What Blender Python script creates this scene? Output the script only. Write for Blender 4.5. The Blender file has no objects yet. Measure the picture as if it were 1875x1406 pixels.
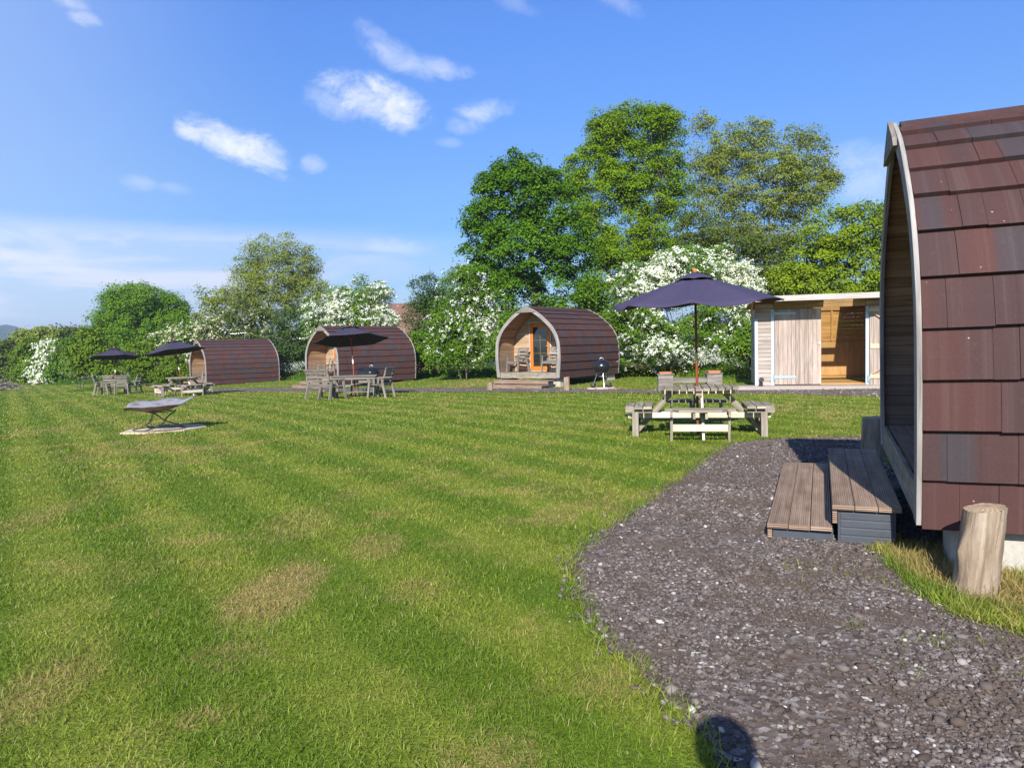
import bpy, math, random
import numpy as np
from mathutils import Vector, Matrix
random.seed(7); rng = np.random.default_rng(7)
scene = bpy.context.scene
col = scene.collection
pi = math.pi
# ------------------------------------------------------------------ camera geometry (survey of the site)
IW, IH, F, PITCH, ROLL, CZ = 1875, 1406, 1343.0, 0.05, 0.0233, 1.42
def ray(px, py):
    uu, vv = px-IW/2, py-IH/2
    c, s = math.cos(ROLL), math.sin(ROLL)
    u, w = uu*c-vv*s, uu*s+vv*c
    dx, dy, dz = u/F, 1.0, -w/F
    return Vector((dx, dy*math.cos(PITCH)+dz*math.sin(PITCH), dz*math.cos(PITCH)-dy*math.sin(PITCH)))
def at(px, py, Y):
    d = ray(px, py); t = Y/d.y
    return Vector((d.x*t, Y, CZ+d.z*t))
def sp(t, w):
    t = np.asarray(t, float)/w
    return w*np.logaddexp(0, t)
def pathd(x, y): return (np.asarray(x)-3.5)*.573+(np.asarray(y)-22.7)*.82
def g(x, y):
    x = np.asarray(x, float); y = np.asarray(y, float)
    d = pathd(x, y)
    return -.02*(sp(y-20, 3)-sp(y-75, 5))-.01*(sp(-x-5, 2)-sp(-x-60, 5))+.03*(sp(d-1, .7)-sp(d-11.5, .7))
def G(px, py):
    d = ray(px, py); t = 5.0
    for _ in range(60):
        z = float(g(d.x*t, d.y*t)); t2 = (z-CZ)/d.z if d.z < -1e-4 else 200
        t = .5*t+.5*max(.5, min(t2, 200))
    return Vector((d.x*t, d.y*t, float(g(d.x*t, d.y*t))))
def gz(x, y): return float(g(x, y))
# ------------------------------------------------------------------ object helpers
def tag(o, label=None, cat=None, group=None, kind=None):
    if label: o['label'] = label
    if cat: o['category'] = cat
    if group: o['group'] = group
    if kind: o['kind'] = kind
    return o
def empty(name, loc, rz=0, rot=None):
    o = bpy.data.objects.new(name, None); col.objects.link(o)
    o.location = loc; o.rotation_euler = rot if rot else (0, 0, rz); o.empty_display_size = .2
    return o
def thing(name, label, cat, loc, rz=0, group=None, rot=None):
    return tag(empty(name, loc, rz, rot), label, cat, group)
def copy_tree(o, parent=None):
    c = o.copy(); col.objects.link(c); c.parent = parent
    for ch in list(o.children): copy_tree(ch, c)
    return c
def np_mesh(name, V, Fc, mat, parent=None, uv=None, smooth=False):
    V = np.asarray(V, np.float32); Fc = np.asarray(Fc, np.int32); n, k = Fc.shape
    me = bpy.data.meshes.new(name)
    me.vertices.add(len(V)); me.vertices.foreach_set('co', V.ravel())
    me.loops.add(n*k); me.loops.foreach_set('vertex_index', Fc.ravel())
    me.polygons.add(n); me.polygons.foreach_set('loop_start', np.arange(0, n*k, k, dtype=np.int32))
    if smooth: me.polygons.foreach_set('use_smooth', np.ones(n, bool))
    me.update(calc_edges=True)
    if uv is not None:
        l = me.uv_layers.new(name='UVMap'); l.data.foreach_set('uv', np.asarray(uv, np.float32).ravel())
    me.materials.append(mat)
    o = bpy.data.objects.new(name, me); col.objects.link(o); o.parent = parent
    return o
class MB:
    """collects boxes, bars, tubes, lathes into one mesh with uv in metres (u along the grain)"""
    def __init__(s): s.v = []; s.f = []; s.uv = []; s.sm = []
    def add(s, vs, fs, uvs, smooth=False):
        b = len(s.v); s.v += [tuple(v) for v in vs]
        for f, u in zip(fs, uvs): s.f.append([b+i for i in f]); s.uv.append(u); s.sm.append(smooth)
    def box(s, c, size, R=None, taper=1.0):
        hx, hy, hz = size[0]/2, size[1]/2, size[2]/2
        c = Vector(c); R = R or Matrix.Identity(3)
        loc = [Vector((x*hx, y*hy, z*hz)) for z in (-1, 1) for y in (-1, 1) for x in (-1, 1)]
        fs = [(0, 2, 3, 1), (4, 5, 7, 6), (0, 1, 5, 4), (2, 6, 7, 3), (0, 4, 6, 2), (1, 3, 7, 5)]
        ax = [(0, 1), (0, 1), (0, 2), (0, 2), (1, 2), (1, 2)]
        L = max(range(3), key=lambda i: size[i]); ou, ov = random.random()*20, random.random()*20
        uvs = []
        for f, (a, b) in zip(fs, ax):
            if b == L: a, b = b, a
            uvs.append([(loc[i][a]+ou, loc[i][b]+ov+.37*fs.index(f)) for i in f])
        s.add([c+R@v for v in loc], fs, uvs)
    def bar(s, p0, p1, w, h, up=(0, 0, 1)):
        p0, p1 = Vector(p0), Vector(p1); d = (p1-p0); L = d.length; d.normalize()
        up = Vector(up)
        if abs(d.dot(up)) > .98: up = Vector((0, 1, 0))
        y = up.cross(d).normalized(); z = d.cross(y)
        R = Matrix((d, y, z)).transposed()
        s.box((p0+p1)/2, (L, w, h), R)
    def tube(s, pts, rad, n=8, cap=True, smooth=True):
        pts = [Vector(p) for p in pts]; m = len(pts)
        if not hasattr(rad, '__len__'): rad = [rad]*m
        rings = []; ref = None; dist = 0; ds = []
        for i, p in enumerate(pts):
            t = (pts[min(i+1, m-1)]-pts[max(i-1, 0)]).normalized()
            if ref is None: ref = t.orthogonal().normalized()
            ref = (ref-t*ref.dot(t)).normalized(); b = t.cross(ref)
            rings.append([p+(ref*math.cos(2*pi*k/n)+b*math.sin(2*pi*k/n))*rad[i] for k in range(n)])
            if i: dist += (p-pts[i-1]).length
            ds.append(dist)
        vs = [v for r in rings for v in r]; fs = []; uvs = []; o = random.random()*9
        for i in range(m-1):
            for k in range(n):
                k2 = (k+1) % n
                fs.append((i*n+k, i*n+k2, (i+1)*n+k2, (i+1)*n+k))
                w0, w1 = k/n*2*pi*rad[i], (k+1)/n*2*pi*rad[i]
                uvs.append([(ds[i]+o, w0), (ds[i]+o, w1), (ds[i+1]+o, w1), (ds[i+1]+o, w0)])
        s.add(vs, fs, uvs, smooth)
        if cap:
            for r, rev in ((rings[0], True), (rings[-1], False)):
                idx = list(range(n));
                if rev: idx.reverse()
                s.add(r, [idx], [[(r[i].x+o, r[i].y) for i in idx]])
    def lathe(s, prof, n=24, c=(0, 0, 0), smooth=True):
        c = Vector(c); vs = []; fs = []; uvs = []
        for r, z in prof:
            for k in range(n): vs.append(c+Vector((r*math.cos(2*pi*k/n), r*math.sin(2*pi*k/n), z)))
        for i in range(len(prof)-1):
            for k in range(n):
                k2 = (k+1) % n; fs.append((i*n+k, i*n+k2, (i+1)*n+k2, (i+1)*n+k))
                uvs.append([(k/n, i/9), ((k+1)/n, i/9), ((k+1)/n, (i+1)/9), (k/n, (i+1)/9)])
        s.add(vs, fs, uvs, smooth)
    def poly(s, pts, uvs=None, smooth=False):
        s.add(pts, [list(range(len(pts)))], [uvs or [(p[0], p[1]) for p in pts]], smooth)
    def prism(s, pts, d):
        """closed outline pts extruded by vector d"""
        d = Vector(d); A = [Vector(p) for p in pts]; B = [p+d for p in A]; n = len(A)
        a0 = A[0]; e = (A[1]-A[0]).normalized(); nn = d.normalized(); e2 = nn.cross(e); o = random.random()*9
        el_ = max((A[(i+1) % n]-A[i]).length for i in range(n)); i_ = max(range(n), key=lambda i: (A[(i+1) % n]-A[i]).length)
        e = (A[(i_+1) % n]-A[i_]).normalized(); e2 = nn.cross(e); ext = d.length > el_
        q = lambda p: ((p-a0).dot(e)+o, (p-a0).dot(e2)+o)
        s.add(A, [list(range(n))[::-1]], [[q(A[i]) for i in range(n)][::-1]])
        s.add(B, [list(range(n))], [[q(B[i]) for i in range(n)]])
        for i in range(n):
            j = (i+1) % n; L = (A[j]-A[i]).length
            s.add([A[i], A[j], B[j], B[i]], [(0, 1, 2, 3)], [[(o, 0), (o, L), (o+d.length, L), (o+d.length, 0)] if ext else [(o, 0), (o+L, 0), (o+L, d.length), (o, d.length)]])
    def build(s, name, mat, parent=None, bevel=0, label=None):
        me = bpy.data.meshes.new(name); me.from_pydata(s.v, [], s.f); me.update()
        l = me.uv_layers.new(name='UVMap')
        l.data.foreach_set('uv', [c for u in s.uv for p in u for c in p])
        me.polygons.foreach_set('use_smooth', s.sm); me.materials.append(mat)
        o = bpy.data.objects.new(name, me); col.objects.link(o); o.parent = parent
        if bevel:
            b = o.modifiers.new('bevel', 'BEVEL'); b.width = bevel; b.segments = 2; b.limit_method = 'ANGLE'
        if label: o['label'] = label
        return o
# ------------------------------------------------------------------ materials
class NT:
    def __init__(s, name):
        s.m = bpy.data.materials.new(name); s.m.use_nodes = True; s.t = s.m.node_tree
        s.t.nodes.clear(); s.out = s.n('ShaderNodeOutputMaterial')
    def n(s, typ, **kw):
        x = s.t.nodes.new(typ)
        for k, v in kw.items(): setattr(x, k, v)
        return x
    def l(s, a, b): s.t.links.new(a, b)
    def put(s, sock, v):
        if isinstance(v, bpy.types.NodeSocket): s.l(v, sock)
        else: sock.default_value = v
    def math(s, op, a, b=0.0, c=None, clamp=False):
        x = s.n('ShaderNodeMath', operation=op, use_clamp=clamp); s.put(x.inputs[0], a); s.put(x.inputs[1], b)
        if c is not None: s.put(x.inputs[2], c)
        return x.outputs[0]
    def mix(s, f, a, b, typ='MIX'):
        x = s.n('ShaderNodeMix', data_type='RGBA', blend_type=typ); s.put(x.inputs[0], f)
        for i, v in ((6, a), (7, b)):
            if isinstance(v, tuple) and len(v) == 3: v = v+(1,)
            s.put(x.inputs[i], v)
        return x.outputs[2]
    def noise(s, vec, scale, detail=3, rough=.55, dist=0):
        x = s.n('ShaderNodeTexNoise'); s.put(x.inputs['Vector'], vec)
        x.inputs['Scale'].default_value = scale; x.inputs['Detail'].default_value = detail
        x.inputs['Roughness'].default_value = rough; x.inputs['Distortion'].default_value = dist
        return x.outputs[0]
    def map(s, vec, scale=(1, 1, 1), loc=(0, 0, 0)):
        x = s.n('ShaderNodeMapping'); s.put(x.inputs[0], vec); x.inputs[3].default_value = scale; x.inputs[1].default_value = loc
        return x.outputs[0]
    def ramp(s, f, stops, interp='LINEAR'):
        x = s.n('ShaderNodeValToRGB'); s.put(x.inputs[0], f); e = x.color_ramp.elements; x.color_ramp.interpolation = interp
        while len(e) < len(stops): e.new(.5)
        for q, (p, c) in zip(e, stops):
            q.position = p; q.color = (c, c, c, 1) if not isinstance(c, tuple) else c+(1,)
        return x.outputs[0]
    def smooth(s, v, lo, hi):
        x = s.n('ShaderNodeMapRange', interpolation_type='SMOOTHSTEP'); s.put(x.inputs[0], v)
        x.inputs[1].default_value = lo; x.inputs[2].default_value = hi
        return x.outputs[0]
    def bump(s, h, strength=.3, dist=.01):
        x = s.n('ShaderNodeBump'); x.inputs['Strength'].default_value = strength; x.inputs['Distance'].default_value = dist
        s.put(x.inputs['Height'], h); return x.outputs[0]
    def bsdf(s, colr, rough=.7, normal=None, metal=0, spec=.4, out=True):
        b = s.n('ShaderNodeBsdfPrincipled')
        if isinstance(colr, tuple): colr = colr+(1,)
        s.put(b.inputs['Base Color'], colr); s.put(b.inputs['Roughness'], rough); s.put(b.inputs['Metallic'], metal)
        b.inputs['Specular IOR Level'].default_value = spec
        if normal is not None: s.put(b.inputs['Normal'], normal)
        if out: s.l(b.outputs[0], s.out.inputs[0])
        return b
    def uv(s): return s.n('ShaderNodeUVMap').outputs[0]
    def isl(s): return s.n('ShaderNodeNewGeometry').outputs['Random Per Island']
    def pos(s): return s.n('ShaderNodeNewGeometry').outputs['Position']
    def obj(s): return s.n('ShaderNodeTexCoord').outputs['Object']
def wood(name, dark, mid, light, rough=.75, knots=.3, var=.35, grain=28, bump=.35, moss=None):
    t = NT(name); uv = t.uv()
    gr = t.noise(t.map(uv, (1.6, grain, 1)), 1, 4, .6, .4)
    big = t.noise(t.map(uv, (1.1, 5, 1)), 1, 3)
    f = t.math('ADD', t.math('MULTIPLY', gr, .7), t.math('MULTIPLY', big, .45))
    c = t.ramp(f, [(.34, dark), (.56, mid), (.78, light)])
    isl = t.isl()
    vr = t.math('ADD', 1-var/2, t.math('MULTIPLY', isl, var))
    c = t.mix(1, c, t.n('ShaderNodeCombineColor').outputs[0], 'MULTIPLY') if False else c
    h = t.n('ShaderNodeHueSaturation'); t.put(h.inputs['Value'], vr); t.put(h.inputs['Color'], c); c = h.outputs[0]
    if knots:
        v = t.n('ShaderNodeTexVoronoi'); t.put(v.inputs['Vector'], t.map(uv, (2.2, 9, 1))); v.inputs['Scale'].default_value = 1
        k = t.smooth(v.outputs['Distance'], .13, .05)
        c = t.mix(t.math('MULTIPLY', k, knots), c, tuple(x*.35 for x in dark))
    if moss:
        mm = t.smooth(t.noise(t.obj(), 3.5, 4, .7), .52, .72)
        c = t.mix(t.math('MULTIPLY', mm, .6), c, moss)
    t.bsdf(c, rough, t.bump(gr, bump, .006), spec=.25)
    return t.m
def plain(name, c, rough=.5, metal=0, var=.15, nscale=12, bump=.15, spec=.4):
    t = NT(name); n = t.noise(t.obj(), nscale, 5, .65)
    cc = t.mix(n, tuple(x*(1-var) for x in c), tuple(min(1, x*(1+var)) for x in c))
    t.bsdf(cc, t.math('ADD', rough-.08, t.math('MULTIPLY', n, .16)), t.bump(n, bump, .004), metal, spec)
    return t.m
M = {}
M['grey_wood'] = wood('weathered_grey_timber', (.085, .07, .056), (.18, .155, .13), (.31, .28, .24), moss=(.1, .085, .05))
M['table_wood'] = wood('old_picnic_timber', (.11, .09, .065), (.24, .205, .155), (.42, .375, .3), moss=(.1, .1, .05))
M['table_pale'] = wood('pale_picnic_timber', (.36, .28, .2), (.58, .48, .37), (.75, .67, .56))
M['deck'] = None
M['arch_wood'] = wood('whitened_arch_timber', (.1, .088, .078), (.25, .228, .206), (.42, .392, .365), grain=34, knots=.5, var=0)
M['lining'] = wood('porch_lining_timber', (.1, .052, .024), (.26, .15, .075), (.38, .245, .135), var=.45)
M['end_wall'] = wood('pine_end_wall', (.24, .14, .07), (.39, .27, .16), (.52, .4, .27), var=.3)
M['pine_in'] = wood('orange_pine_interior', (.2, .095, .025), (.35, .185, .055), (.46, .26, .09), var=.3)
M['ply'] = wood('orange_plywood', (.27, .145, .05), (.37, .21, .075), (.44, .265, .1), knots=.6, grain=9, var=.1)
M['clad'] = wood('pale_pink_cladding', (.2, .16, .13), (.36, .3, .255), (.48, .415, .365), var=.2, knots=.7)
M['door_wood'] = wood('silvered_door_boards', (.19, .14, .11), (.33, .26, .215), (.49, .4, .34), var=.4, knots=.5)
M['door_new'] = wood('warm_brace_timber', (.33, .23, .14), (.5, .38, .25), (.64, .52, .38), var=.3)
M['eave'] = wood('golden_eave_boards', (.2, .11, .045), (.34, .2, .09), (.46, .3, .15), var=.3)
M['fascia'] = wood('pale_fascia_timber', (.28, .25, .22), (.41, .375, .34), (.52, .48, .45))
M['orange_door'] = wood('orange_stained_door', (.42, .11, .012), (.56, .16, .018), (.66, .22, .03), rough=.45, knots=0, var=.1, bump=.1)
M['pole_wood'] = wood('red_brown_pole', (.12, .028, .012), (.2, .048, .02), (.28, .08, .032), rough=.45, knots=0, var=.05, bump=.1)
M['finial'] = plain('orange_wood_finial', (.6, .16, .03), .4)
M['bark'] = wood('bark', (.045, .035, .025), (.1, .08, .06), (.19, .16, .125), grain=14, bump=1)
M['bark_pale'] = wood('pale_ash_bark', (.1, .09, .07), (.19, .17, .13), (.3, .27, .21), grain=14, bump=1)
M['blue'] = plain('pale_blue_paint', (.42, .58, .68), .5, var=.08)
M['blue_metal'] = plain('blue_grey_hinge_metal', (.3, .42, .5), .45, .2)
M['black'] = plain('black_enamel', (.012, .012, .014), .18, 0, .2, bump=.02, spec=.6)
M['black_plastic'] = plain('black_plastic', (.02, .02, .022), .5)
M['steel'] = plain('dull_steel', (.5, .5, .52), .35, .9, bump=.03)
M['alu'] = plain('aluminium', (.6, .61, .63), .3, .95, bump=.02)
M['brass'] = plain('brass', (.55, .42, .2), .35, .8, bump=.02)
M['white'] = plain('white_plastic', (.78, .78, .76), .4, bump=.02)
def weathered(m, grey):   # boards greyed by rain splash near the deck
    t = NT.__new__(NT); t.m = m; t.t = m.node_tree; b = [n for n in t.t.nodes if n.type == 'BSDF_PRINCIPLED'][0]; src = b.inputs['Base Color'].links[0].from_socket
    s = t.n('ShaderNodeSeparateXYZ'); t.put(s.inputs[0], t.obj()); n = t.noise(t.obj(), 3, 4, .7)
    f = t.smooth(t.math('ADD', s.outputs[2], t.math('MULTIPLY', n, .9)), 2.0, .9)
    t.put(b.inputs['Base Color'], t.mix(t.math('MULTIPLY', f, .65), src, t.mix(n, (.07, .06, .054), (.2, .175, .155))))
weathered(M['lining'], 0)
M['concrete'] = plain('concrete_block', (.4, .37, .32), .9, 0, .3, 25, .5)
M['slab'] = plain('paving_slab', (.5, .4, .29), .85, 0, .2, 18, .3)
M['pinkslab'] = plain('shed_concrete_base', (.33, .28, .24), .9, 0, .25, 18, .4)
M['terracotta'] = plain('terracotta', (.52, .2, .1), .8, 0, .2)
M['dark'] = plain('dark_void', (.012, .011, .01), .9)
M['interior'] = plain('dim_cabin_interior', (.07, .05, .04), .9)
M['grey_panel'] = plain('grey_plastic_panel', (.055, .062, .075), .5, 0, .25, 10, .1)
M['iron'] = plain('dark_iron_rod', (.1, .09, .085), .45, .6)
M['brick'] = plain('brick_wall', (.3, .14, .09), .9)
M['skin'] = plain('skin', (.5, .3, .22), .5); M['navy_cloth'] = plain('navy_cloth', (.02, .03, .07), .9); M['hair'] = plain('brown_hair', (.05, .03, .02), .6)
def deck_mat():
    t = NT('grooved_decking'); uv = t.uv()
    gr = t.noise(t.map(uv, (1.2, 30, 1)), 1, 4, .6); big = t.noise(t.map(uv, (2.5, 6, 1)), 1, 4)
    f = t.math('ADD', t.math('MULTIPLY', gr, .55), t.math('MULTIPLY', big, .5))
    c = t.ramp(f, [(.33, (.16, .1, .066)), (.53, (.275, .19, .132)), (.78, (.41, .31, .235))])
    h = t.n('ShaderNodeHueSaturation'); t.put(h.inputs['Value'], t.math('ADD', .85, t.math('MULTIPLY', t.isl(), .3))); t.put(h.inputs['Color'], c)
    sx = t.n('ShaderNodeSeparateXYZ'); t.put(sx.inputs[0], uv)
    w = t.math('SINE', t.math('MULTIPLY', sx.outputs[1], 2*pi/.0145))
    hh = t.math('ADD', t.math('MULTIPLY', w, .5), t.math('MULTIPLY', gr, .25))
    t.bsdf(h.outputs[0], .75, t.bump(hh, .9, .006), spec=.25)
    return t.m
M['deck'] = deck_mat()
def tile_mat():
    t = NT('stone_coated_roof_tile'); uv = t.uv()     # uv: u metres along the pod, v course number
    n = t.noise(t.map(uv, (2.3, 3.7, 1)), 1, 1, .4)
    n2 = t.noise(t.map(uv, (2.6, 9.1, 1), (5, 3, 0)), 1, 1, .4)
    red = t.mix(t.isl(), (.072, .029, .025), (.086, .034, .029)); red = t.mix(t.smooth(n2, .4, .62), red, (.058, .031, .03))
    c = t.mix(t.math('MULTIPLY', t.smooth(n, .55, .61), .8), red, (.042, .04, .048))
    gran = t.noise(t.obj(), 420, 2, .7); med = t.noise(t.obj(), 25, 4, .7)
    c = t.mix(t.smooth(gran, .3, .75), t.mix(.4, c, (.02, .012, .012)), t.mix(.07, c, (.4, .32, .3)))
    c = t.mix(t.math('MULTIPLY', t.smooth(med, .55, .8), .22), c, (.13, .09, .08))
    stk = t.noise(t.map(uv, (16, .9, 1), (2, 7, 0)), 1, 4, .7); c = t.mix(t.math('MULTIPLY', t.smooth(stk, .5, .75), .28), c, (.135, .1, .088)); c = t.mix(t.math('MULTIPLY', t.smooth(stk, .45, .25), .25), c, (.025, .016, .015))
    vo = t.n('ShaderNodeTexVoronoi'); t.put(vo.inputs['Vector'], t.obj()); vo.inputs['Scale'].default_value = 7
    c = t.mix(t.math('MULTIPLY', t.smooth(vo.outputs['Distance'], .05, .02), .8), c, (.4, .39, .36))
    t.bsdf(c, .85, t.bump(gran, .45, .003), spec=.12)
    return t.m
M['tile'] = tile_mat()
def glass_mat():
    t = NT('dark_window_glass')
    b = t.bsdf((.015, .018, .02), .04, spec=.9); b.inputs['Coat Weight'].default_value = .5
    return t.m
M['glass'] = glass_mat()
def cloth_mat(name, c):
    t = NT(name); n = t.noise(t.obj(), 9, 4); w = t.noise(t.obj(), 300, 1)
    cc = t.mix(n, tuple(x*.85 for x in c), tuple(x*1.15 for x in c))
    b = t.bsdf(cc, .85, t.bump(w, .2, .002), spec=.25, out=False)
    tr = t.n('ShaderNodeBsdfTranslucent'); t.put(tr.inputs[0], cc)
    mx = t.n('ShaderNodeMixShader'); mx.inputs[0].default_value = .12; t.l(b.outputs[0], mx.inputs[1]); t.l(tr.outputs[0], mx.inputs[2]); t.l(mx.outputs[0], t.out.inputs[0])
    return t.m
M['navy'] = cloth_mat('purple_navy_canvas', (.054, .045, .088))
M['navy_dark'] = cloth_mat('dark_navy_canvas', (.045, .04, .066))
def leaf_mat(name, a, b, tr=.27, rough=.5, yellow=None):
    t = NT(name); i = t.isl(); n = t.noise(t.pos(), 1.1, 5, .75)
    c = t.mix(t.math('ADD', t.math('MULTIPLY', i, .5), t.math('MULTIPLY', t.math('SUBTRACT', n, .36), 1.5), clamp=True), a, b)
    if yellow: c = t.mix(t.smooth(i, .8, 1.0), c, yellow)
    p = t.bsdf(c, rough, spec=.08, out=False)
    d = t.n('ShaderNodeBsdfTranslucent'); t.put(d.inputs[0], t.mix(.5, c, t.mix(1, c, (1.6, 1.5, .5), 'MULTIPLY')))
    mx = t.n('ShaderNodeMixShader'); mx.inputs[0].default_value = tr
    t.l(p.outputs[0], mx.inputs[1]); t.l(d.outputs[0], mx.inputs[2]); t.l(mx.outputs[0], t.out.inputs[0])
    return t.m
M['leaf_dark'] = leaf_mat('dark_maple_leaf', (.022, .072, .003), (.122, .24, .011))
M['leaf_bright'] = leaf_mat('bright_spring_leaf', (.065, .135, .003), (.22, .33, .009))
M['leaf_olive'] = leaf_mat('olive_young_leaf', (.095, .135, .013), (.265, .325, .04), yellow=(.27, .24, .08))
M['leaf_haw'] = leaf_mat('hawthorn_leaf', (.04, .095, .006), (.15, .26, .016))
M['leaf_lime'] = leaf_mat('lime_green_leaf', (.085, .14, .005), (.25, .33, .014))
M['leaf_hedge'] = leaf_mat('hedge_leaf', (.05, .1, .005), (.165, .245, .014))
M['leaf_dull'] = leaf_mat('dull_hedge_leaf', (.04, .065, .008), (.135, .175, .028))
M['leaf_oak'] = leaf_mat('oak_leaf', (.06, .135, .004), (.155, .28, .01))
M['leaf_yew'] = leaf_mat('dark_bush_leaf', (.018, .045, .01), (.085, .14, .028))
M['blossom'] = leaf_mat('may_blossom', (.78, .8, .72), (.88, .89, .84), .3, .7)
M['blossom_old'] = leaf_mat('cream_blossom', (.5, .48, .33), (.7, .68, .53), .25, .7)
M['buttercup'] = leaf_mat('buttercup_yellow', (.6, .42, .02), (.75, .6, .03), .2)
# ---- lawn colour: mown stripes, dry patches, from world position
DRY = [(510, 1075, 90, 58, .8), (545, 962, 80, 34, .5), (690, 1000, 55, 24, .6), (170, 832, 45, 14, .5), (215, 880, 40, 14, .5), (30, 960, 60, 70, .5), (60, 1270, 90, 70, .6), (330, 960, 60, 22, .3), (640, 905, 60, 16, .4),
       (900, 835, 60, 12, .45), (1000, 770, 60, 8, .35), (320, 780, 60, 9, .4), (540, 742, 60, 5, .4), (1010, 705, 60, 6, .6), (870, 700, 60, 5, .6), (1080, 690, 50, 6, .45), (900, 1390, 120, 60, .55), (1770, 1050, 110, 60, 1.0), (1680, 1020, 60, 30, 1.0), (1850, 1100, 60, 40, .8), (760, 1080, 60, 30, .5), (420, 1200, 60, 30, .45), (250, 1050, 70, 30, .4), (1120, 1250, 60, 40, .45), (1050, 900, 60, 16, .4), (700, 800, 60, 9, .5), (420, 830, 60, 10, .45), (820, 735, 40, 5, .5), (12, 800, 22, 60, .6), (150, 1180, 60, 30, .3)]
def lawn_color(t):
    p = t.pos(); s = t.n('ShaderNodeSeparateXYZ'); t.put(s.inputs[0], p)
    X, Y = s.outputs[0], s.outputs[1]
    wob = t.noise(p, .35, 2); n1 = t.noise(p, 1.3, 5, .65); n2 = t.noise(p, 6.5, 4, .7); n3 = t.noise(p, .22, 2); n4 = t.noise(p, 45, 3, .7)
    q = t.math('ADD', t.math('MULTIPLY', X, .824), t.math('MULTIPLY', Y, .566))
    q = t.math('ADD', q, t.math('MULTIPLY', wob, .1))
    st = t.math('SINE', t.math('MULTIPLY', q, 2*pi/.93))
    st = t.smooth(st, -.75, .75)
    st2 = t.math('SINE', t.math('MULTIPLY', q, 2*pi/4.7)); st2 = t.smooth(st2, -.8, .8)
    f = t.math('ADD', t.math('MULTIPLY', st, .42), t.math('MULTIPLY', t.math('SUBTRACT', n3, .5), .5)); f = t.math('ADD', f, t.math('MULTIPLY', t.math('SUBTRACT', n1, .5), 1.25))
    f = t.math('ADD', f, t.math('MULTIPLY', t.math('SUBTRACT', n2, .5), .5), clamp=True)
    c = t.mix(f, (.115, .178, .012), (.28, .3, .042)); c = t.mix(t.math('MULTIPLY', t.smooth(t.noise(p, 1.9, 4, .6, .4), .55, .7), .3), c, (.075, .155, .014))
    # dry straw patches
    d = t.math('MULTIPLY', t.smooth(t.math('ADD', t.math('MULTIPLY', n3, .5), t.math('MULTIPLY', n1, .55)), .46, .7), .75)
    for (px, py, rx, ry, k) in DRY:
        c0 = G(px, py); a = G(px+rx, py); b = G(px, py-ry)
        ax = max(.25, abs(a.x-c0.x)); ay = max(.25, (b-c0).length)
        dx = t.math('DIVIDE', t.math('SUBTRACT', X, c0.x), ax); dy = t.math('DIVIDE', t.math('SUBTRACT', Y, c0.y), ay)
        r2 = t.math('ADD', t.math('MULTIPLY', dx, dx), t.math('MULTIPLY', dy, dy))
        r2 = t.math('ADD', r2, t.math('MULTIPLY', t.math('ADD', t.math('MULTIPLY', n1, .6), t.math('MULTIPLY', n2, .6)), .0))
        r2 = t.math('ADD', r2, t.math('MULTIPLY', t.math('SUBTRACT', t.math('ADD', n1, t.math('MULTIPLY', n2, .7)), .85), 2.6))
        d = t.math('MAXIMUM', d, t.math('MULTIPLY', t.smooth(r2, 1.7, -.1), k))
    n5 = t.noise(p, 18, 4, .75)
    d = t.smooth(t.math('ADD', d, t.math('ADD', t.math('MULTIPLY', t.math('SUBTRACT', n2, .5), 1.0), t.math('MULTIPLY', t.math('SUBTRACT', n5, .5), 1.7))), .16, 1.0)
    c = t.mix(t.math('MULTIPLY', d, .85), c, t.mix(n4, (.25, .165, .055), (.42, .31, .13)))
    return c, n4, n2
def lawn_mat():
    t = NT('mown_lawn_ground'); c, n4, n2 = lawn_color(t)
    c2 = t.mix(t.smooth(n4, .3, .7), t.mix(1, c, (.6, .6, .53), 'MULTIPLY'), t.mix(1, c, (.95, .95, .92), 'MULTIPLY'))
    h = t.math('ADD', n4, t.math('MULTIPLY', n2, .6))
    t.bsdf(c2, .9, t.bump(h, .6, .03), spec=.15)
    return t.m
M['lawn'] = lawn_mat()
def blade_mat():
    t = NT('grass_blade'); c, n4, n2 = lawn_color(t); i = t.isl()
    h = t.n('ShaderNodeHueSaturation'); t.put(h.inputs['Color'], c); t.put(h.inputs['Value'], t.math('ADD', .75, t.math('MULTIPLY', i, .75)))
    cc = t.mix(t.smooth(i, .95, .99), h.outputs[0], (.36, .3, .12))
    p = t.bsdf(cc, .55, spec=.3, out=False); d = t.n('ShaderNodeBsdfTranslucent'); t.put(d.inputs[0], cc)
    mx = t.n('ShaderNodeMixShader'); mx.inputs[0].default_value = .35
    t.l(p.outputs[0], mx.inputs[1]); t.l(d.outputs[0], mx.inputs[2]); t.l(mx.outputs[0], t.out.inputs[0])
    return t.m
M['blade'] = blade_mat()
M['rough_blade'] = leaf_mat('long_grass_blade', (.05, .125, .012), (.13, .23, .03), .4)
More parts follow.
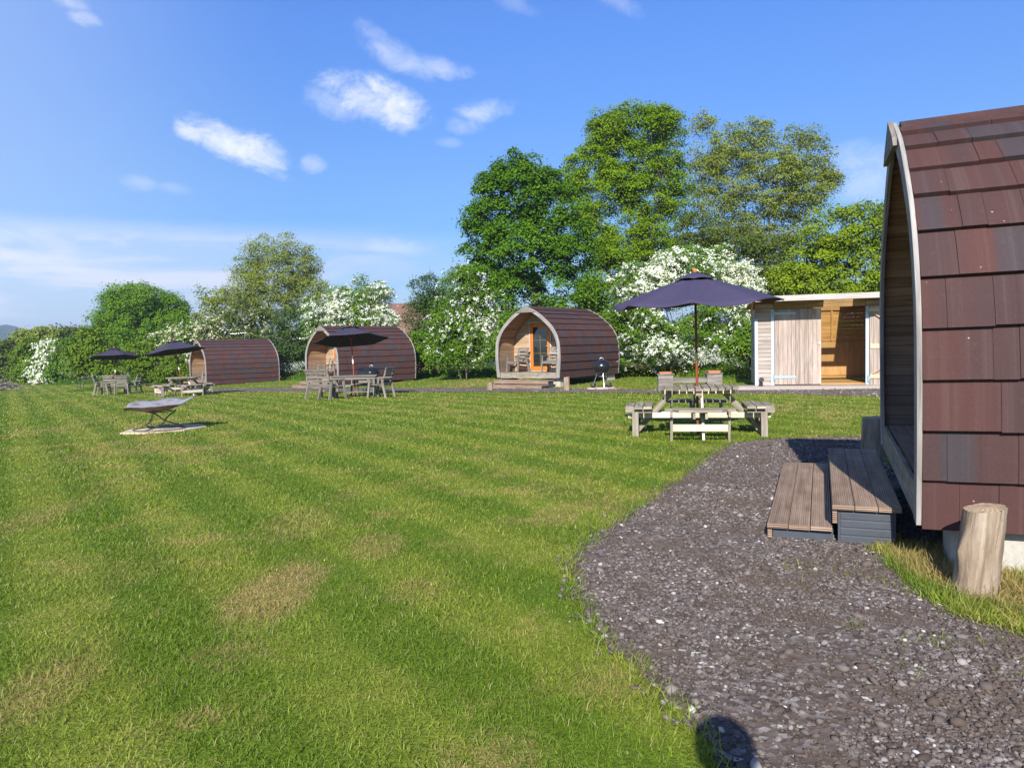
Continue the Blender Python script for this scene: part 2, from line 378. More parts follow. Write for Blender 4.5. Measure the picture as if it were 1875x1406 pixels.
def gravel_mat(ground):
    t = NT('gravel_ground' if ground else 'gravel_stone')
    p = t.pos()
    if ground:
        v = t.n('ShaderNodeTexVoronoi'); t.put(v.inputs['Vector'], p); v.inputs['Scale'].default_value = 38
        v2 = t.n('ShaderNodeTexVoronoi'); t.put(v2.inputs['Vector'], p); v2.inputs['Scale'].default_value = 95
        r = t.n('ShaderNodeSeparateColor'); t.put(r.inputs[0], v.outputs['Color']); i = r.outputs[0]
        h = t.math('ADD', v.outputs['Distance'], t.math('MULTIPLY', v2.outputs['Distance'], .5))
    else:
        i = t.isl(); h = t.noise(p, 160, 3, .7)
    c = t.ramp(i, [(0, (.05, .036, .028)), (.3, (.088, .067, .055)), (.6, (.125, .099, .085)), (.8, (.158, .131, .117)), (.93, (.2, .176, .158)), (.982, (.27, .245, .22)), (.993, (.42, .4, .37)), (1, (.55, .5, .42))])
    c = t.mix(t.math('MULTIPLY', t.smooth(t.noise(p, 1.7, 5, .7), .46, .62), .7), c, (.095, .066, .046) if ground else (.085, .062, .046))
    t.bsdf(c, .85, t.bump(h, .35 if ground else .4, .008 if ground else .004), spec=.25)
    return t.m
M['gravel'] = gravel_mat(True); M['stone'] = gravel_mat(False)
def metal_bowl():
    t = NT('weathered_steel_bowl'); n = t.noise(t.obj(), 4, 5, .65)
    c = t.mix(t.smooth(n, .45, .7), (.3, .29, .3), (.19, .13, .095))
    sn = t.n('ShaderNodeSeparateXYZ'); t.put(sn.inputs[0], t.n('ShaderNodeNewGeometry').outputs['Normal']); c = t.mix(t.smooth(sn.outputs[2], -.1, .1), t.mix(n, (.07, .04, .025), (.17, .1, .06)), c)
    t.bsdf(c, t.math('ADD', .3, t.math('MULTIPLY', n, .3)), metal=.3)
    return t.m
M['bowl'] = metal_bowl()
def log_mat():
    t = NT('debarked_log'); uv = t.uv()
    gr = t.noise(t.map(uv, (2.5, 26, 1)), 1, 5, .65, .6); bl = t.noise(t.map(uv, (3, 5, 1)), 1, 4, .6)
    c = t.ramp(t.math('ADD', t.math('MULTIPLY', gr, .6), t.math('MULTIPLY', bl, .55)), [(.36, (.085, .055, .033)), (.53, (.23, .17, .115)), (.78, (.42, .35, .265))])
    cr = t.smooth(t.noise(t.map(uv, (.9, 15, 1), (4, 2, 0)), 1, 2), .66, .7)
    c = t.mix(t.math('MULTIPLY', cr, .8), c, (.04, .025, .015))
    fl = t.noise(t.map(uv, (22, 60, 1)), 1, 4, .7); c = t.mix(t.math('MULTIPLY', t.smooth(fl, .55, .7), .35), c, (.09, .06, .04)); t.bsdf(c, .85, t.bump(t.math('ADD', t.math('SUBTRACT', gr, cr), t.math('MULTIPLY', fl, .5)), .8, .012), spec=.15)
    return t.m
M['log'] = log_mat()
def log_end():
    t = NT('sawn_log_end'); o = t.obj(); w = t.n('ShaderNodeTexWave', wave_type='RINGS', rings_direction='Z'); t.put(w.inputs['Vector'], o)
    w.inputs['Scale'].default_value = 14; w.inputs['Distortion'].default_value = 2.5; w.inputs['Detail'].default_value = 3
    n = t.noise(o, 14, 4)
    c = t.mix(w.outputs[1], (.3, .21, .125), (.42, .32, .21)); c = t.mix(t.smooth(n, .45, .7), c, (.2, .135, .08))
    t.bsdf(c, .8, t.bump(w.outputs[1], .2, .004), spec=.2); return t.m
M['log_end'] = log_end()
def roof_tile_far():
    t = NT('clay_roof_tiles'); n = t.noise(t.obj(), 3, 5, .7); v = t.n('ShaderNodeTexVoronoi'); t.put(v.inputs[0], t.obj()); v.inputs['Scale'].default_value = 4
    c = t.mix(n, (.12, .06, .04), (.2, .11, .075)); t.bsdf(c, .9, t.bump(v.outputs[0], .5, .05)); return t.m
M['clay'] = roof_tile_far()
#@@SETTING
# ================================================================== SETTING
def grid_axis(a, b, step, far_lo, far_hi):
    mid = np.arange(a, b+1e-6, step)
    lo = a-np.cumsum(step*1.35**np.arange(1, 60)); lo = lo[lo > far_lo][::-1]
    hi = b+np.cumsum(step*1.35**np.arange(1, 60)); hi = hi[hi < far_hi]
    return np.concatenate([[far_lo], lo, mid, hi, [far_hi]])
gx = grid_axis(-45, 25, .5, -3000, 3000); gy = grid_axis(-6, 66, .5, -300, 3200)
XX, YY = np.meshgrid(gx, gy); ZZ = g(XX, YY)
nx, ny = len(gx), len(gy)
ii = np.arange((ny-1)*nx).reshape(ny-1, nx)[:, :-1].ravel()
tag(np_mesh('lawn', np.stack([XX, YY, ZZ], -1).reshape(-1, 3), np.stack([ii, ii+1, ii+nx+1, ii+nx], 1), M['lawn'], smooth=True), kind='structure')
GPX = [(1600, 800), (1500, 801), (1400, 805), (1335, 814), (1295, 838), (1245, 875), (1190, 915), (1120, 962), (1062, 1003), (1038, 1040), (1048, 1080), (1082, 1150), (1130, 1200), (1200, 1262), (1262, 1330), (1312, 1395), (1345, 1450)]
GPX2 = [(1900, 1172), (1820, 1150), (1760, 1130), (1700, 1085), (1650, 1045), (1618, 1012), (1640, 985)]
edge1 = [tuple(G(*p)[:2]) for p in GPX]; edge2 = [tuple(G(*p)[:2]) for p in GPX2]
def refine(pl, step=.09, amp=.035):
    out = []
    for a, b in zip(pl[:-1], pl[1:]):
        n = max(1, int(math.dist(a, b)/step))
        for k in range(n):
            out.append((a[0]+(b[0]-a[0])*k/n+random.uniform(-amp, amp), a[1]+(b[1]-a[1])*k/n+random.uniform(-amp, amp)))
    return out+[pl[-1]]
e1, e2 = refine(edge1), refine(edge2)
gpoly = e1+[(.95, 1.4), (1.2, -4), (8, -4), (8, 1.2)]+e2+[(2.95, 5.0), (3.9, 7.4), (4.6, 9.2)]
gpoly_np = np.array(gpoly)
def inside(x, y, P):
    r = np.zeros(len(x), bool); n = len(P)
    for i in range(n):
        x1, y1 = P[i]; x2, y2 = P[(i+1) % n]
        c = ((y1 > y) != (y2 > y))
        with np.errstate(divide='ignore', invalid='ignore'):
            r ^= c & (x < (x2-x1)*(y-y1)/(y2-y1+1e-12)+x1)
    return r
mb = MB(); mb.poly([(x, y, gz(x, y)+.008) for x, y in gpoly]); tag(mb.build('gravel', M['gravel']), kind='structure')
up = [(300, 712), (450, 711), (560, 709.5), (700, 711.5), (830, 710.5), (900, 709.5), (1000, 711.5), (1080, 712.5), (1140, 713.5), (1250, 714.5), (1360, 713.5), (1500, 713), (1660, 712)]
lo = [(300, 717), (450, 717), (560, 717), (700, 718), (880, 718), (1000, 719), (1140, 719.5), (1250, 720.5), (1420, 721), (1500, 723.5), (1660, 727)]
xs = np.linspace(300, 1660, 90)
uy = np.interp(xs, *zip(*up)); ly = np.interp(xs, *zip(*lo)); V = []
for x, a, b in zip(xs, uy, ly):
    A, B = G(x, a), G(x, b)
    for k in range(7):
        p = B.lerp(A, k/6); e = random.uniform(-.06, .06) if k in (0, 6) else 0
        V.append((p.x, p.y+e, gz(p.x, p.y)+.012))
ii = np.array([c*7+k for c in range(89) for k in range(6)])
farpath_lo = [G(x, b) for x, b in zip(xs, ly)]; farpath_up = [G(x, a) for x, a in zip(xs, uy)]
tag(np_mesh('gravel_path', V, np.stack([ii, ii+7, ii+8, ii+1], 1), M['gravel']), kind='structure')
fpoly = np.array([p[:2] for p in farpath_lo]+[p[:2] for p in farpath_up[::-1]])
# far hill
prof = [(-900, 640), (-500, 604), (-250, 592), (-80, 594), (0, 597.5), (30, 600.5), (60, 611), (110, 628), (200, 646), (420, 655)]
V = []; R = 26
pxs = np.linspace(-900, 420, 120)
for j in range(R):
    a = j/(R-1); yy = 900+1000*a; hh = math.sin(pi*min(1, a*1.02))**.8
    for px in pxs:
        py = np.interp(px, *zip(*prof)); p = at(px, py, 1400)
        V.append((p.x*(1+.25*(a-.5)), yy, -6+max(0, p.z+6)*hh*(1+.05*math.sin(px*.11+j)+random.uniform(-.03, .03))))
ii = np.array([j*120+k for j in range(R-1) for k in range(119)])
t = NT('wooded_hillside'); n = t.noise(t.pos(), .03, 6, .75); t.bsdf(t.ramp(n, [(.35, (.02, .045, .015)), (.55, (.045, .085, .025)), (.75, (.1, .13, .05))]), .95, t.bump(n, 1, 12)); M['hill'] = t.m
tag(np_mesh('hill', V, np.stack([ii, ii+1, ii+121, ii+120], 1), M['hill']), kind='structure')
# ---- grass blades
def blades(name, x, y, L, w, mat, segs=2, lean=.5, z0=-.004, zf=g):
    n = len(x); z = zf(x, y)+z0; B = np.stack([x, y, z], 1)
    th = rng.uniform(0, 2*pi, n); ph = rng.uniform(0, 2*pi, n)
    side = np.stack([np.cos(th), np.sin(th), np.zeros(n)], 1)*(w/2)[:, None]
    ln = rng.uniform(.1, 1, n)*lean
    dr = np.stack([np.cos(ph)*ln, np.sin(ph)*ln, np.ones(n)], 1); dr /= np.linalg.norm(dr, axis=1)[:, None]
    dr2 = np.stack([np.cos(ph)*ln*2.6, np.sin(ph)*ln*2.6, np.ones(n)], 1); dr2 /= np.linalg.norm(dr2, axis=1)[:, None]
    L = L[:, None]
    if segs == 1:
        V = np.stack([B-side, B+side, B+(dr+dr2)*.5*L], 1).reshape(-1, 3); Fc = np.arange(3*n).reshape(-1, 3)
    else:
        m = B+dr*L*.55; tip = m+dr2*L*.5
        V = np.stack([B-side, B+side, m-side*.75, m+side*.75, tip], 1).reshape(-1, 3)
        o = (np.arange(n)*5)[:, None]; Fc = np.concatenate([o+np.array([0, 1, 3]), o+np.array([0, 3, 2]), o+np.array([2, 3, 4])], 1).reshape(-1, 3)
    return tag(np_mesh(name, V, Fc, mat), kind='stuff')
# rest of the grass, gravel stones and verge are sown after everything is placed
def scatter(y0, y1, dens, xl=.82, xr=.8, pad=1.2):
    A = (xl+xr)*(y1**2-y0**2)/2+2*pad*(y1-y0); n = int(A*dens)
    y = np.sqrt(rng.uniform(y0**2, y1**2, n)) if y0 > 0 else y1*np.sqrt(rng.uniform(0, 1, n))
    x = rng.uniform(-1, 1, n); x = np.where(x < 0, x*(xl*y+pad), x*(xr*y+pad))
    return x, y
def lawn_only(x, y, fine=True):
    k = ~inside(x, y, gpoly_np)
    if len(fpoly): k &= ~inside(x, y, fpoly)
    return k
LS, WS, XS, YS = [], [], [], []
for y0, y1, dens, L0, L1, w in ((1.7, 3.6, 7500, .02, .046, .0036), (3.6, 5.5, 5000, .02, .044, .0048), (5.5, 8.5, 2600, .022, .044, .007), (8.5, 13, 1000, .025, .05, .011), (13, 20, 330, .03, .055, .018), (20, 33, 120, .03, .055, .03), (33, 64, 34, .03, .055, .055)):
    x, y = scatter(y0, y1, dens); k = lawn_only(x, y); x, y = x[k], y[k]
    nz = rng.uniform(0, 1, len(x)); cl = .75+.5*(np.sin(x*3.1+1.3*np.sin(y*2.3))*np.sin(y*2.7+x)*.5+.5)
    XS.append(x); YS.append(y); LS.append((L0+(L1-L0)*nz)*cl); WS.append(np.full(len(x), w)*rng.uniform(.7, 1.3, len(x)))
# longer fringe along the gravel edge and round the posts, blocks and steps
for pl, m in ((e1, 4200), (e2, 2200)):
    P = np.array(pl); i = rng.integers(0, len(P)-1, m); tt = rng.uniform(0, 1, m)[:, None]; q = P[i]*(1-tt)+P[i+1]*tt+rng.normal(0, .035, (m, 2))
    XS.append(q[:, 0]); YS.append(q[:, 1]); LS.append(rng.uniform(.04, .1, m)); WS.append(rng.uniform(.004, .006, m))
x = rng.uniform(2.3, 4.6, 16000); y = rng.uniform(3.0, 4.9, 16000); k = ~inside(x, y, gpoly_np)   # rough turf beside the near pod
XS.append(x[k]); YS.append(y[k]); LS.append(rng.uniform(.04, .12, k.sum())); WS.append(rng.uniform(.004, .006, k.sum()))
cx = rng.uniform(1.6, 2.9, 26); cy = rng.uniform(2.6, 4.6, 26); q = rng.integers(0, 26, 500)        # small tufts in the gravel
XS.append(cx[q]+rng.normal(0, .05, 500)); YS.append(cy[q]+rng.normal(0, .05, 500)); LS.append(rng.uniform(.03, .08, 500)); WS.append(rng.uniform(.003, .005, 500))
blades('lawn_grass', *[np.concatenate(a) for a in (XS, YS, LS, WS)], M['blade'], 2, 1.25)
# ---- loose stones
t_ = (1+5**.5)/2
ICO = np.array([(-1, t_, 0), (1, t_, 0), (-1, -t_, 0), (1, -t_, 0), (0, -1, t_), (0, 1, t_), (0, -1, -t_), (0, 1, -t_), (t_, 0, -1), (t_, 0, 1), (-t_, 0, -1), (-t_, 0, 1)])/1.9
ICF = np.array([(0, 11, 5), (0, 5, 1), (0, 1, 7), (0, 7, 10), (0, 10, 11), (1, 5, 9), (5, 11, 4), (11, 10, 2), (10, 7, 6), (7, 1, 8), (3, 9, 4), (3, 4, 2), (3, 2, 6), (3, 6, 8), (3, 8, 9), (4, 9, 5), (2, 4, 11), (6, 2, 10), (8, 6, 7), (9, 8, 1)])
def stones(x, y, r):
    n = len(x); sc = np.stack([r*rng.uniform(.7, 1.4, n), r*rng.uniform(.6, 1.1, n), r*rng.uniform(.35, .75, n)], 1)
    v = ICO[None]*(1+rng.uniform(-.28, .28, (n, 12, 1)))*sc[:, None]
    a = rng.uniform(0, 2*pi, n); b = rng.normal(0, .35, n); ca, sa, cb, sb = np.cos(a), np.sin(a), np.cos(b), np.sin(b)
    X, Y, Z = v[..., 0], v[..., 1], v[..., 2]
    Y, Z = Y*cb[:, None]-Z*sb[:, None], Y*sb[:, None]+Z*cb[:, None]
    X, Y = X*ca[:, None]-Y*sa[:, None], X*sa[:, None]+Y*ca[:, None]
    z = g(x, y)+.008+sc[:, 2]*rng.uniform(-.1, .7, n)
    return np.stack([X+x[:, None], Y+y[:, None], Z+z[:, None]], -1).reshape(-1, 3), (np.arange(n)*12)[:, None, None]+ICF[None]
SX, SY, SR = [], [], []
for y0, y1, x0, x1, dens, ra, rb in ((1.5, 3.2, .2, 3.2, 6200, .004, .017), (3.2, 4.8, .2, 3.4, 4800, .004, .015), (4.8, 7.2, .6, 3.6, 2200, .007, .016), (7.2, 10.8, 1.5, 5, 1100, .008, .018)):
    n = int((y1-y0)*(x1-x0)*dens); x = rng.uniform(x0, x1, n); y = rng.uniform(y0, y1, n); k = inside(x, y, gpoly_np)
    r = ra+(rb-ra)*rng.uniform(0, 1, n)**3.2; r = np.where(rng.uniform(0, 1, n) > .992, r*2.0, r)
    dirt = np.sin(x*1.9+2*np.sin(y*1.1))+np.sin(y*2.3+1.5*np.sin(x*1.4))+.6*np.sin(x*5.1-y*3.7); k &= rng.uniform(0, 1, n) < np.clip(.95-.35*(dirt-.2), .3, 1)
    SX.append(x[k]); SY.append(y[k]); SR.append(r[k])
n = 420; y = rng.uniform(1.8, 8, n); x = rng.uniform(.2, 4.4, n); k = inside(x, y, gpoly_np); SX.append(x[k]); SY.append(y[k]); SR.append(rng.uniform(.017, .034, n)[k])
n = 900; i = rng.integers(0, len(e1), n); SX.append(np.array(e1)[i, 0]+rng.normal(.02, .06, n)); SY.append(np.array(e1)[i, 1]+rng.normal(0, .05, n)); SR.append(rng.uniform(.007, .02, n))
n = 5000; i = rng.integers(0, 89, n); tt = rng.uniform(-.06, 1.05, n)   # far path
A = np.array(farpath_lo); B = np.array(farpath_up); q = A[i]*(1-tt[:, None])+B[i]*tt[:, None]
SX.append(q[:, 0]+rng.normal(0, .15, n)); SY.append(q[:, 1]); SR.append(rng.uniform(.012, .035, n))
V, Fc = stones(np.concatenate(SX), np.concatenate(SY), np.concatenate(SR))
tag(np_mesh('gravel_stones', V, Fc.reshape(-1, 3), M['stone']), kind='stuff')
# ---- long grass, cow parsley and buttercups at the foot of the hedge (d = metres beyond the path line)
def dpoint(dv, s):   # point at distance dv beyond path line, s along it (to the left positive)
    return 3.5+.573*dv-.82*s, 22.7+.82*dv+.573*s
n = 42000; s_ = rng.uniform(-14, 62, n); dv = np.abs(rng.normal(0, 1.3, n))*np.where(rng.uniform(0, 1, n) < .3, -.35, 1)+10.6-2.3*np.clip((7-s_)/8, 0, 1)+.5*np.sin(s_*.9)+.3*np.sin(s_*2.3)
x, y = dpoint(dv, s_)
hl = np.clip((dv+2.3*np.clip((7-s_)/8, 0, 1)-9.6)/2.2, .18, 1)
blades('long_grass', x, y, rng.uniform(.25, .62, n)*hl+.08, rng.uniform(.02, .04, n), M['rough_blade'], 2, .45)
gB = G(155, 716); n = 5000; a = rng.uniform(0, 2*pi, n); r = np.sqrt(rng.uniform(0, 1, n))
x = gB.x+r*np.cos(a)*2.2+.4; y = gB.y+1.6+r*np.sin(a)*2.6
blades('rough_grass_patch', x, y, rng.uniform(.12, .3, n)*(1.15-r), rng.uniform(.02, .035, n), M['rough_blade'], 2, .5)
def quads(P, size, up=.3):
    n = len(P); nr = rng.normal(0, 1, (n, 3)); nr[:, 2] = np.abs(nr[:, 2])+up; nr /= np.linalg.norm(nr, axis=1)[:, None]
    a = np.cross(nr, rng.normal(0, 1, (n, 3))); a /= np.linalg.norm(a, axis=1)[:, None]+1e-9; b = np.cross(nr, a)
    s = (size*rng.uniform(.6, 1.3, n))[:, None] if np.isscalar(size) else (size*rng.uniform(.6, 1.3, n))[:, None]
    return np.stack([P-a*s*.5, P+b*s*.36, P+a*s*.5, P-b*s*.36], 1).reshape(-1, 3), np.arange(4*n).reshape(-1, 4)
n = 3100; s_ = np.concatenate([rng.uniform(-8, 5, 1200), rng.uniform(5, 14, 1200), rng.uniform(15, 60, 700)]); dv = rng.normal(11.0, .7, n)-2.3*np.clip((7-s_)/8, 0, 1); x, y = dpoint(dv, s_)
h = rng.uniform(.55, 1.15, n); c0 = np.stack([x, y, g(x, y)+h], 1)
P = np.repeat(c0, 16, 0)+rng.normal(0, 1, (n*16, 3))*np.array([.13, .13, .05])
V, Fc = quads(P, .045, .6); tag(np_mesh('cow_parsley', V, Fc, M['blossom']), kind='stuff')
n = 900; s_ = np.concatenate([rng.uniform(-6, 6, 600), rng.uniform(20, 45, 300)]); dv = rng.normal(9.8, .7, n)-2.3*np.clip((7-s_)/8, 0, 1); x, y = dpoint(dv, s_)
V, Fc = quads(np.stack([x, y, g(x, y)+rng.uniform(.1, .4, n)], 1), .05, 1); tag(np_mesh('buttercups', V, Fc, M['buttercup']), kind='stuff')
x, y = scatter(2.6, 18, .5); k = lawn_only(x, y); x, y = x[k], y[k]
V, Fc = quads(np.stack([x, y, g(x, y)+.045], 1), .016, 1.2); tag(np_mesh('lawn_flowers', V, Fc, M['buttercup']), kind='stuff')
#@@PODS
# ================================================================== CAMPING PODS (local: x right, y inward, z up, z=0 at foot of arch)
PROF = [(1.405, 0), (1.45, .4), (1.47, .8), (1.462, 1.1), (1.43, 1.38), (1.32, 1.68), (1.12, 1.98), (.82, 2.26), (.46, 2.53), (0, 2.76)]
PL = 4.6
def cat_rom(P, n=6):
    P = [np.array(p) for p in P]; P = [2*P[0]-P[1]]+P+[2*P[-1]-P[-2]]; out = []
    for i in range(1, len(P)-2):
        for k in range(n):
            t = k/n; p0, p1, p2, p3 = P[i-1:i+3]
            out.append(.5*(2*p1+(p2-p0)*t+(2*p0-5*p1+4*p2-p3)*t*t+(3*p1-p0-3*p2+p3)*t**3))
    return np.array(out+[P[-2]])
HP = cat_rom(PROF); sl = np.concatenate([[0], np.cumsum(np.linalg.norm(np.diff(HP, axis=0), axis=1))]); SLEN = sl[-1]
def prof(s, off=0):
    s = min(max(s, 0), SLEN); p = np.array([np.interp(s, sl, HP[:, 0]), np.interp(s, sl, HP[:, 1])])
    a = np.array([np.interp(max(0, s-.03), sl, HP[:, 0]), np.interp(max(0, s-.03), sl, HP[:, 1])]); b = np.array([np.interp(min(SLEN, s+.03), sl, HP[:, 0]), np.interp(min(SLEN, s+.03), sl, HP[:, 1])])
    t = (b-a)/np.linalg.norm(b-a); nrm = np.array([t[1], -t[0]])
    return p+nrm*off
def build_roof():
    V, Fs, U = [], [], []
    NR = 11; cs = SLEN/NR; r = random.Random(3)
    for side in (1, -1):
        for i in range(NR):
            y = .031
            while y < PL-.06:
                wd = r.choice((.13, .2, .24, .36, .4)); y2 = min(PL-.05, y+wd)
                if PL-.05-y2 < .12: y2 = PL-.05
                eo = r.choice((0, 0, .003)); dl = r.choice((0, .004, .007)); s0 = i*cs-dl-.012; s1 = (i+1)*cs+.03
                prs = []
                for k in range(4):
                    f = k/3; s = s0+(s1-s0)*f; p = prof(s, .05*(1-f)+.012*f+eo)
                    if s < 0: p = p+np.array([0, s])
                    prs.append(p)
                pin = prof(s0, .008)
                ring = [pin]+prs; b = len(V); g2 = .0012
                for yy in (y+g2, y2-g2):
                    for p in ring: V.append((side*p[0], yy, p[1]))
                m = len(ring); vr = i+side*20
                for k in range(m-1):
                    q = [b+k, b+k+1, b+m+k+1, b+m+k]
                    if side > 0: q = q[::-1]
                    uvq = [(y, vr), (y, vr), (y2, vr), (y2, vr)]
                    if side > 0: uvq = uvq[::-1]
                    Fs.append(q); U.append(uvq)
                y = y2
    # dark underlay shell
    mbx = MB(); mbx.v = V; mbx.f = Fs; mbx.uv = U; mbx.sm = [False]*len(Fs)
    return mbx
def arch_mb(y0, y1, o_in, o_out, n=40):
    mb = MB(); L, Rr = [], []
    ss = np.linspace(0, SLEN, n)
    pts_o = [prof(s, o_out) for s in ss]; pts_i = [prof(s, -o_in) for s in ss]
    for side in (1, -1):
        for k in range(n-1):
            a, b, c, d = pts_o[k], pts_o[k+1], pts_i[k+1], pts_i[k]
            mk = lambda p, y: (side*max(p[0], 0), y, p[1])
            P = [mk(a, y0), mk(b, y0), mk(c, y0), mk(d, y0), mk(a, y1), mk(b, y1), mk(c, y1), mk(d, y1)]
            u0, u1 = ss[k], ss[k+1]; w = o_in+o_out
            fs = [(0, 1, 2, 3), (7, 6, 5, 4), (0, 4, 5, 1), (3, 2, 6, 7)]
            uv = [[(u0, 0), (u1, 0), (u1, w), (u0, w)], [(u0, w), (u1, w), (u1, 0), (u0, 0)], [(u0, .3), (u0, .3+y1-y0), (u1, .3+y1-y0), (u1, .3)], [(u0, .5), (u1, .5), (u1, .5+y1-y0), (u0, .5+y1-y0)]]
            if side < 0: fs = [f[::-1] for f in fs]; uv = [x[::-1] for x in uv]
            mb.add(P, fs, uv)
        a, d = pts_o[0], pts_i[0]
        q = [(side*a[0], y0, a[1]), (side*d[0], y0, d[1]), (side*d[0], y1, d[1]), (side*a[0], y1, a[1])]
        mb.poly(q if side > 0 else q[::-1], [(0, 0), (w, 0), (w, .05), (0, .05)])
    return mb
def halfwidth(z, off): # inner half width of the profile at height z
    P = np.array([prof(s, off) for s in np.linspace(0, SLEN, 90)])
    return float(np.interp(z, P[:, 1], P[:, 0]))
def gable_boards(y, off, z0, bh, thick, face):
    """horizontal boards filling the arch, cut to the curve"""
    mb = MB(); z = z0; top = prof(SLEN, off)[1]-.03
    while z < top-.01:
        z1 = min(z+bh-.005, top)
        a, b = halfwidth(z, off), halfwidth(z1, off)
        mb.prism([(-a, y, z), (a, y, z), (max(b, .01), y, z1), (-max(b, .01), y, z1)], (0, thick*face, 0)); z += bh
    return mb
def lining_boards(y0, y1, off, bh=.098):
    mb = MB(); n = int(SLEN/bh)
    for side in (1, -1):
        for i in range(n):
            s0, s1 = i*SLEN/n+.002, (i+1)*SLEN/n-.002
            a, b = prof(s0, -off), prof(s1, -off); a2, b2 = prof(s0, -off+.02), prof(s1, -off+.02)
            a, b, a2, b2 = [np.array([max(p[0], .003), p[1]]) for p in (a, b, a2, b2)]
            mb.prism([(side*a[0], y0, a[1]), (side*b[0], y0, b[1]), (side*b2[0], y0, b2[1]), (side*a2[0], y0, a2[1])], (0, y1-y0, 0))
    return mb
FZ = .2; BY = 1.15; DX = -.13   # porch floor height, bulkhead set-back
def build_pod(label):
    root = thing('camping_pod', label, 'camping pod', (0, 0, 0), group='wooden camping pods on the campsite')
    build_roof().build('roof', M['tile'], root)
    m = MB()   # shell under the tiles closes the cabin
    ss = np.linspace(0, SLEN, 24)
    for side in (1, -1):
        for k in range(23):
            a, b = prof(ss[k], .004), prof(ss[k+1], .004)
            q = [(side*a[0], .05, a[1]), (side*a[0], PL-.05, a[1]), (side*max(b[0], 0), PL-.05, b[1]), (side*max(b[0], 0), .05, b[1])]
            m.poly(q if side > 0 else q[::-1])
    
    m.build('roof_underlay', M['dark'], root)
    m = MB(); m.prism([(-.13, .05, 2.72), (0, .05, 2.79), (.13, .05, 2.72), (.13, .05, 2.745), (0, .05, 2.805), (-.13, .05, 2.745)], (0, PL-.1, 0)); m.build('ridge_cap', M['tile'], root)
    arch_mb(0, .03, .095, .042).build('front_arch', M['arch_wood'], root, .004)
    arch_mb(PL-.05, PL, .09, .05).build('rear_arch', M['arch_wood'], root, .004)
    m = MB(); m.prism([(-.44, -.032, 2.545), (.44, -.032, 2.545), (.36, -.032, 2.62), (0, -.032, 2.815), (-.36, -.032, 2.62)], (0, .03, 0)); m.build('apex_board', M['grey_wood'], root, .003)
    lining_boards(.031, BY, .028).build('porch_lining', M['lining'], root)
    ew = gable_boards(BY, -.03, FZ, .098, .02, 1).build('end_wall', M['end_wall'], root)
    m = MB(); m.poly([(-halfwidth(z, -.03)*s, BY+.025, z) for s, z in [(1, z) for z in np.linspace(.05, 2.7, 20)]]+[(halfwidth(z, -.03), BY+.025, z) for z in np.linspace(2.7, .05, 20)]); m.build('wall_backing', M['dark'], ew)
    gable_boards(PL-.06, -.02, .02, .12, .02, -1).build('rear_wall', M['grey_wood'], root)
    # door: frame, leaf, glass and glazing bars
    fr = MB()
    for x in (-.5+DX, .5+DX): fr.box((x, BY-.02, FZ+.98), (.05, .06, 1.96))
    fr.box((DX, BY-.02, FZ+1.985), (1.05, .06, .05)); fr.box((DX, BY-.025, FZ+.02), (.95, .07, .04))
    d = fr.build('door', M['fascia'], root, .003)
    lf = MB(); z0, z1 = FZ+.05, FZ+1.94
    for x in (-.405+DX, .405+DX): lf.box((x, BY-.025, (z0+z1)/2), (.13, .05, z1-z0))
    lf.box((DX, BY-.025, z0+.08), (.68, .05, .16)); lf.box((DX, BY-.025, z1-.075), (.68, .05, .15))
    lf.build('door_leaf', M['orange_door'], d, .004)
    gl = MB(); gl.box((DX, BY-.016, (z0+z1)/2), (.68, .012, z1-z0-.3)); gl.build('door_glass', M['glass'], d)
    gb = MB(); gb.box((DX, BY-.028, (z0+z1)/2), (.014, .012, z1-z0-.31))
    for k in (1, 2): gb.box((DX, BY-.031, z0+.16+(z1-z0-.31)*k/3), (.68, .012, .014))
    gb.build('glazing_bar', M['brass'], d)
    h = MB(); h.box((.405+DX, BY-.056, FZ+1.0), (.035, .012, .2)); h.tube([(.405+DX, BY-.06, FZ+1.03), (.405+DX, BY-.1, FZ+1.03), (.3+DX, BY-.1, FZ+1.03)], .009, 8); h.build('door_handle', M['brass'], d)
    # porch floor and the board across its front
    m = MB()
    for k in range(9): m.box((0, .062+.0635+k*.127, FZ-.014), (2*halfwidth(FZ, -.03)-.02, .122, .028))
    m.build('porch_floor', M['deck'], root, .002)
    m = MB(); m.box((0, .03, FZ/2-.008), (2*halfwidth(.1, -.115)-.01, .03, FZ+.02)); m.build('floor_front_board', M['table_wood'], root, .003)
    m = MB()
    for x in (-1.1, 0, 1.1): m.box((x, PL/2+.1, .02), (.1, PL-.4, .14))
    m.build('floor_bearer', M['table_wood'], root)
    return root
def pod_blocks(root, rz0):
    """concrete blocks reaching from the floor bearers down to the turf"""
    mw = root.matrix_world
    for x in (-1.19, 1.19):
        for y in (.5, PL-.45):
            p = mw @ Vector((x, y, -.04)); zb = gz(p.x, p.y); h = max(.1, p.z-zb+.06)
            m = MB(); m.box((x, y, -.04-h/2), (.34, .6, h)); m.build('concrete_block', M['concrete'], root, .008)
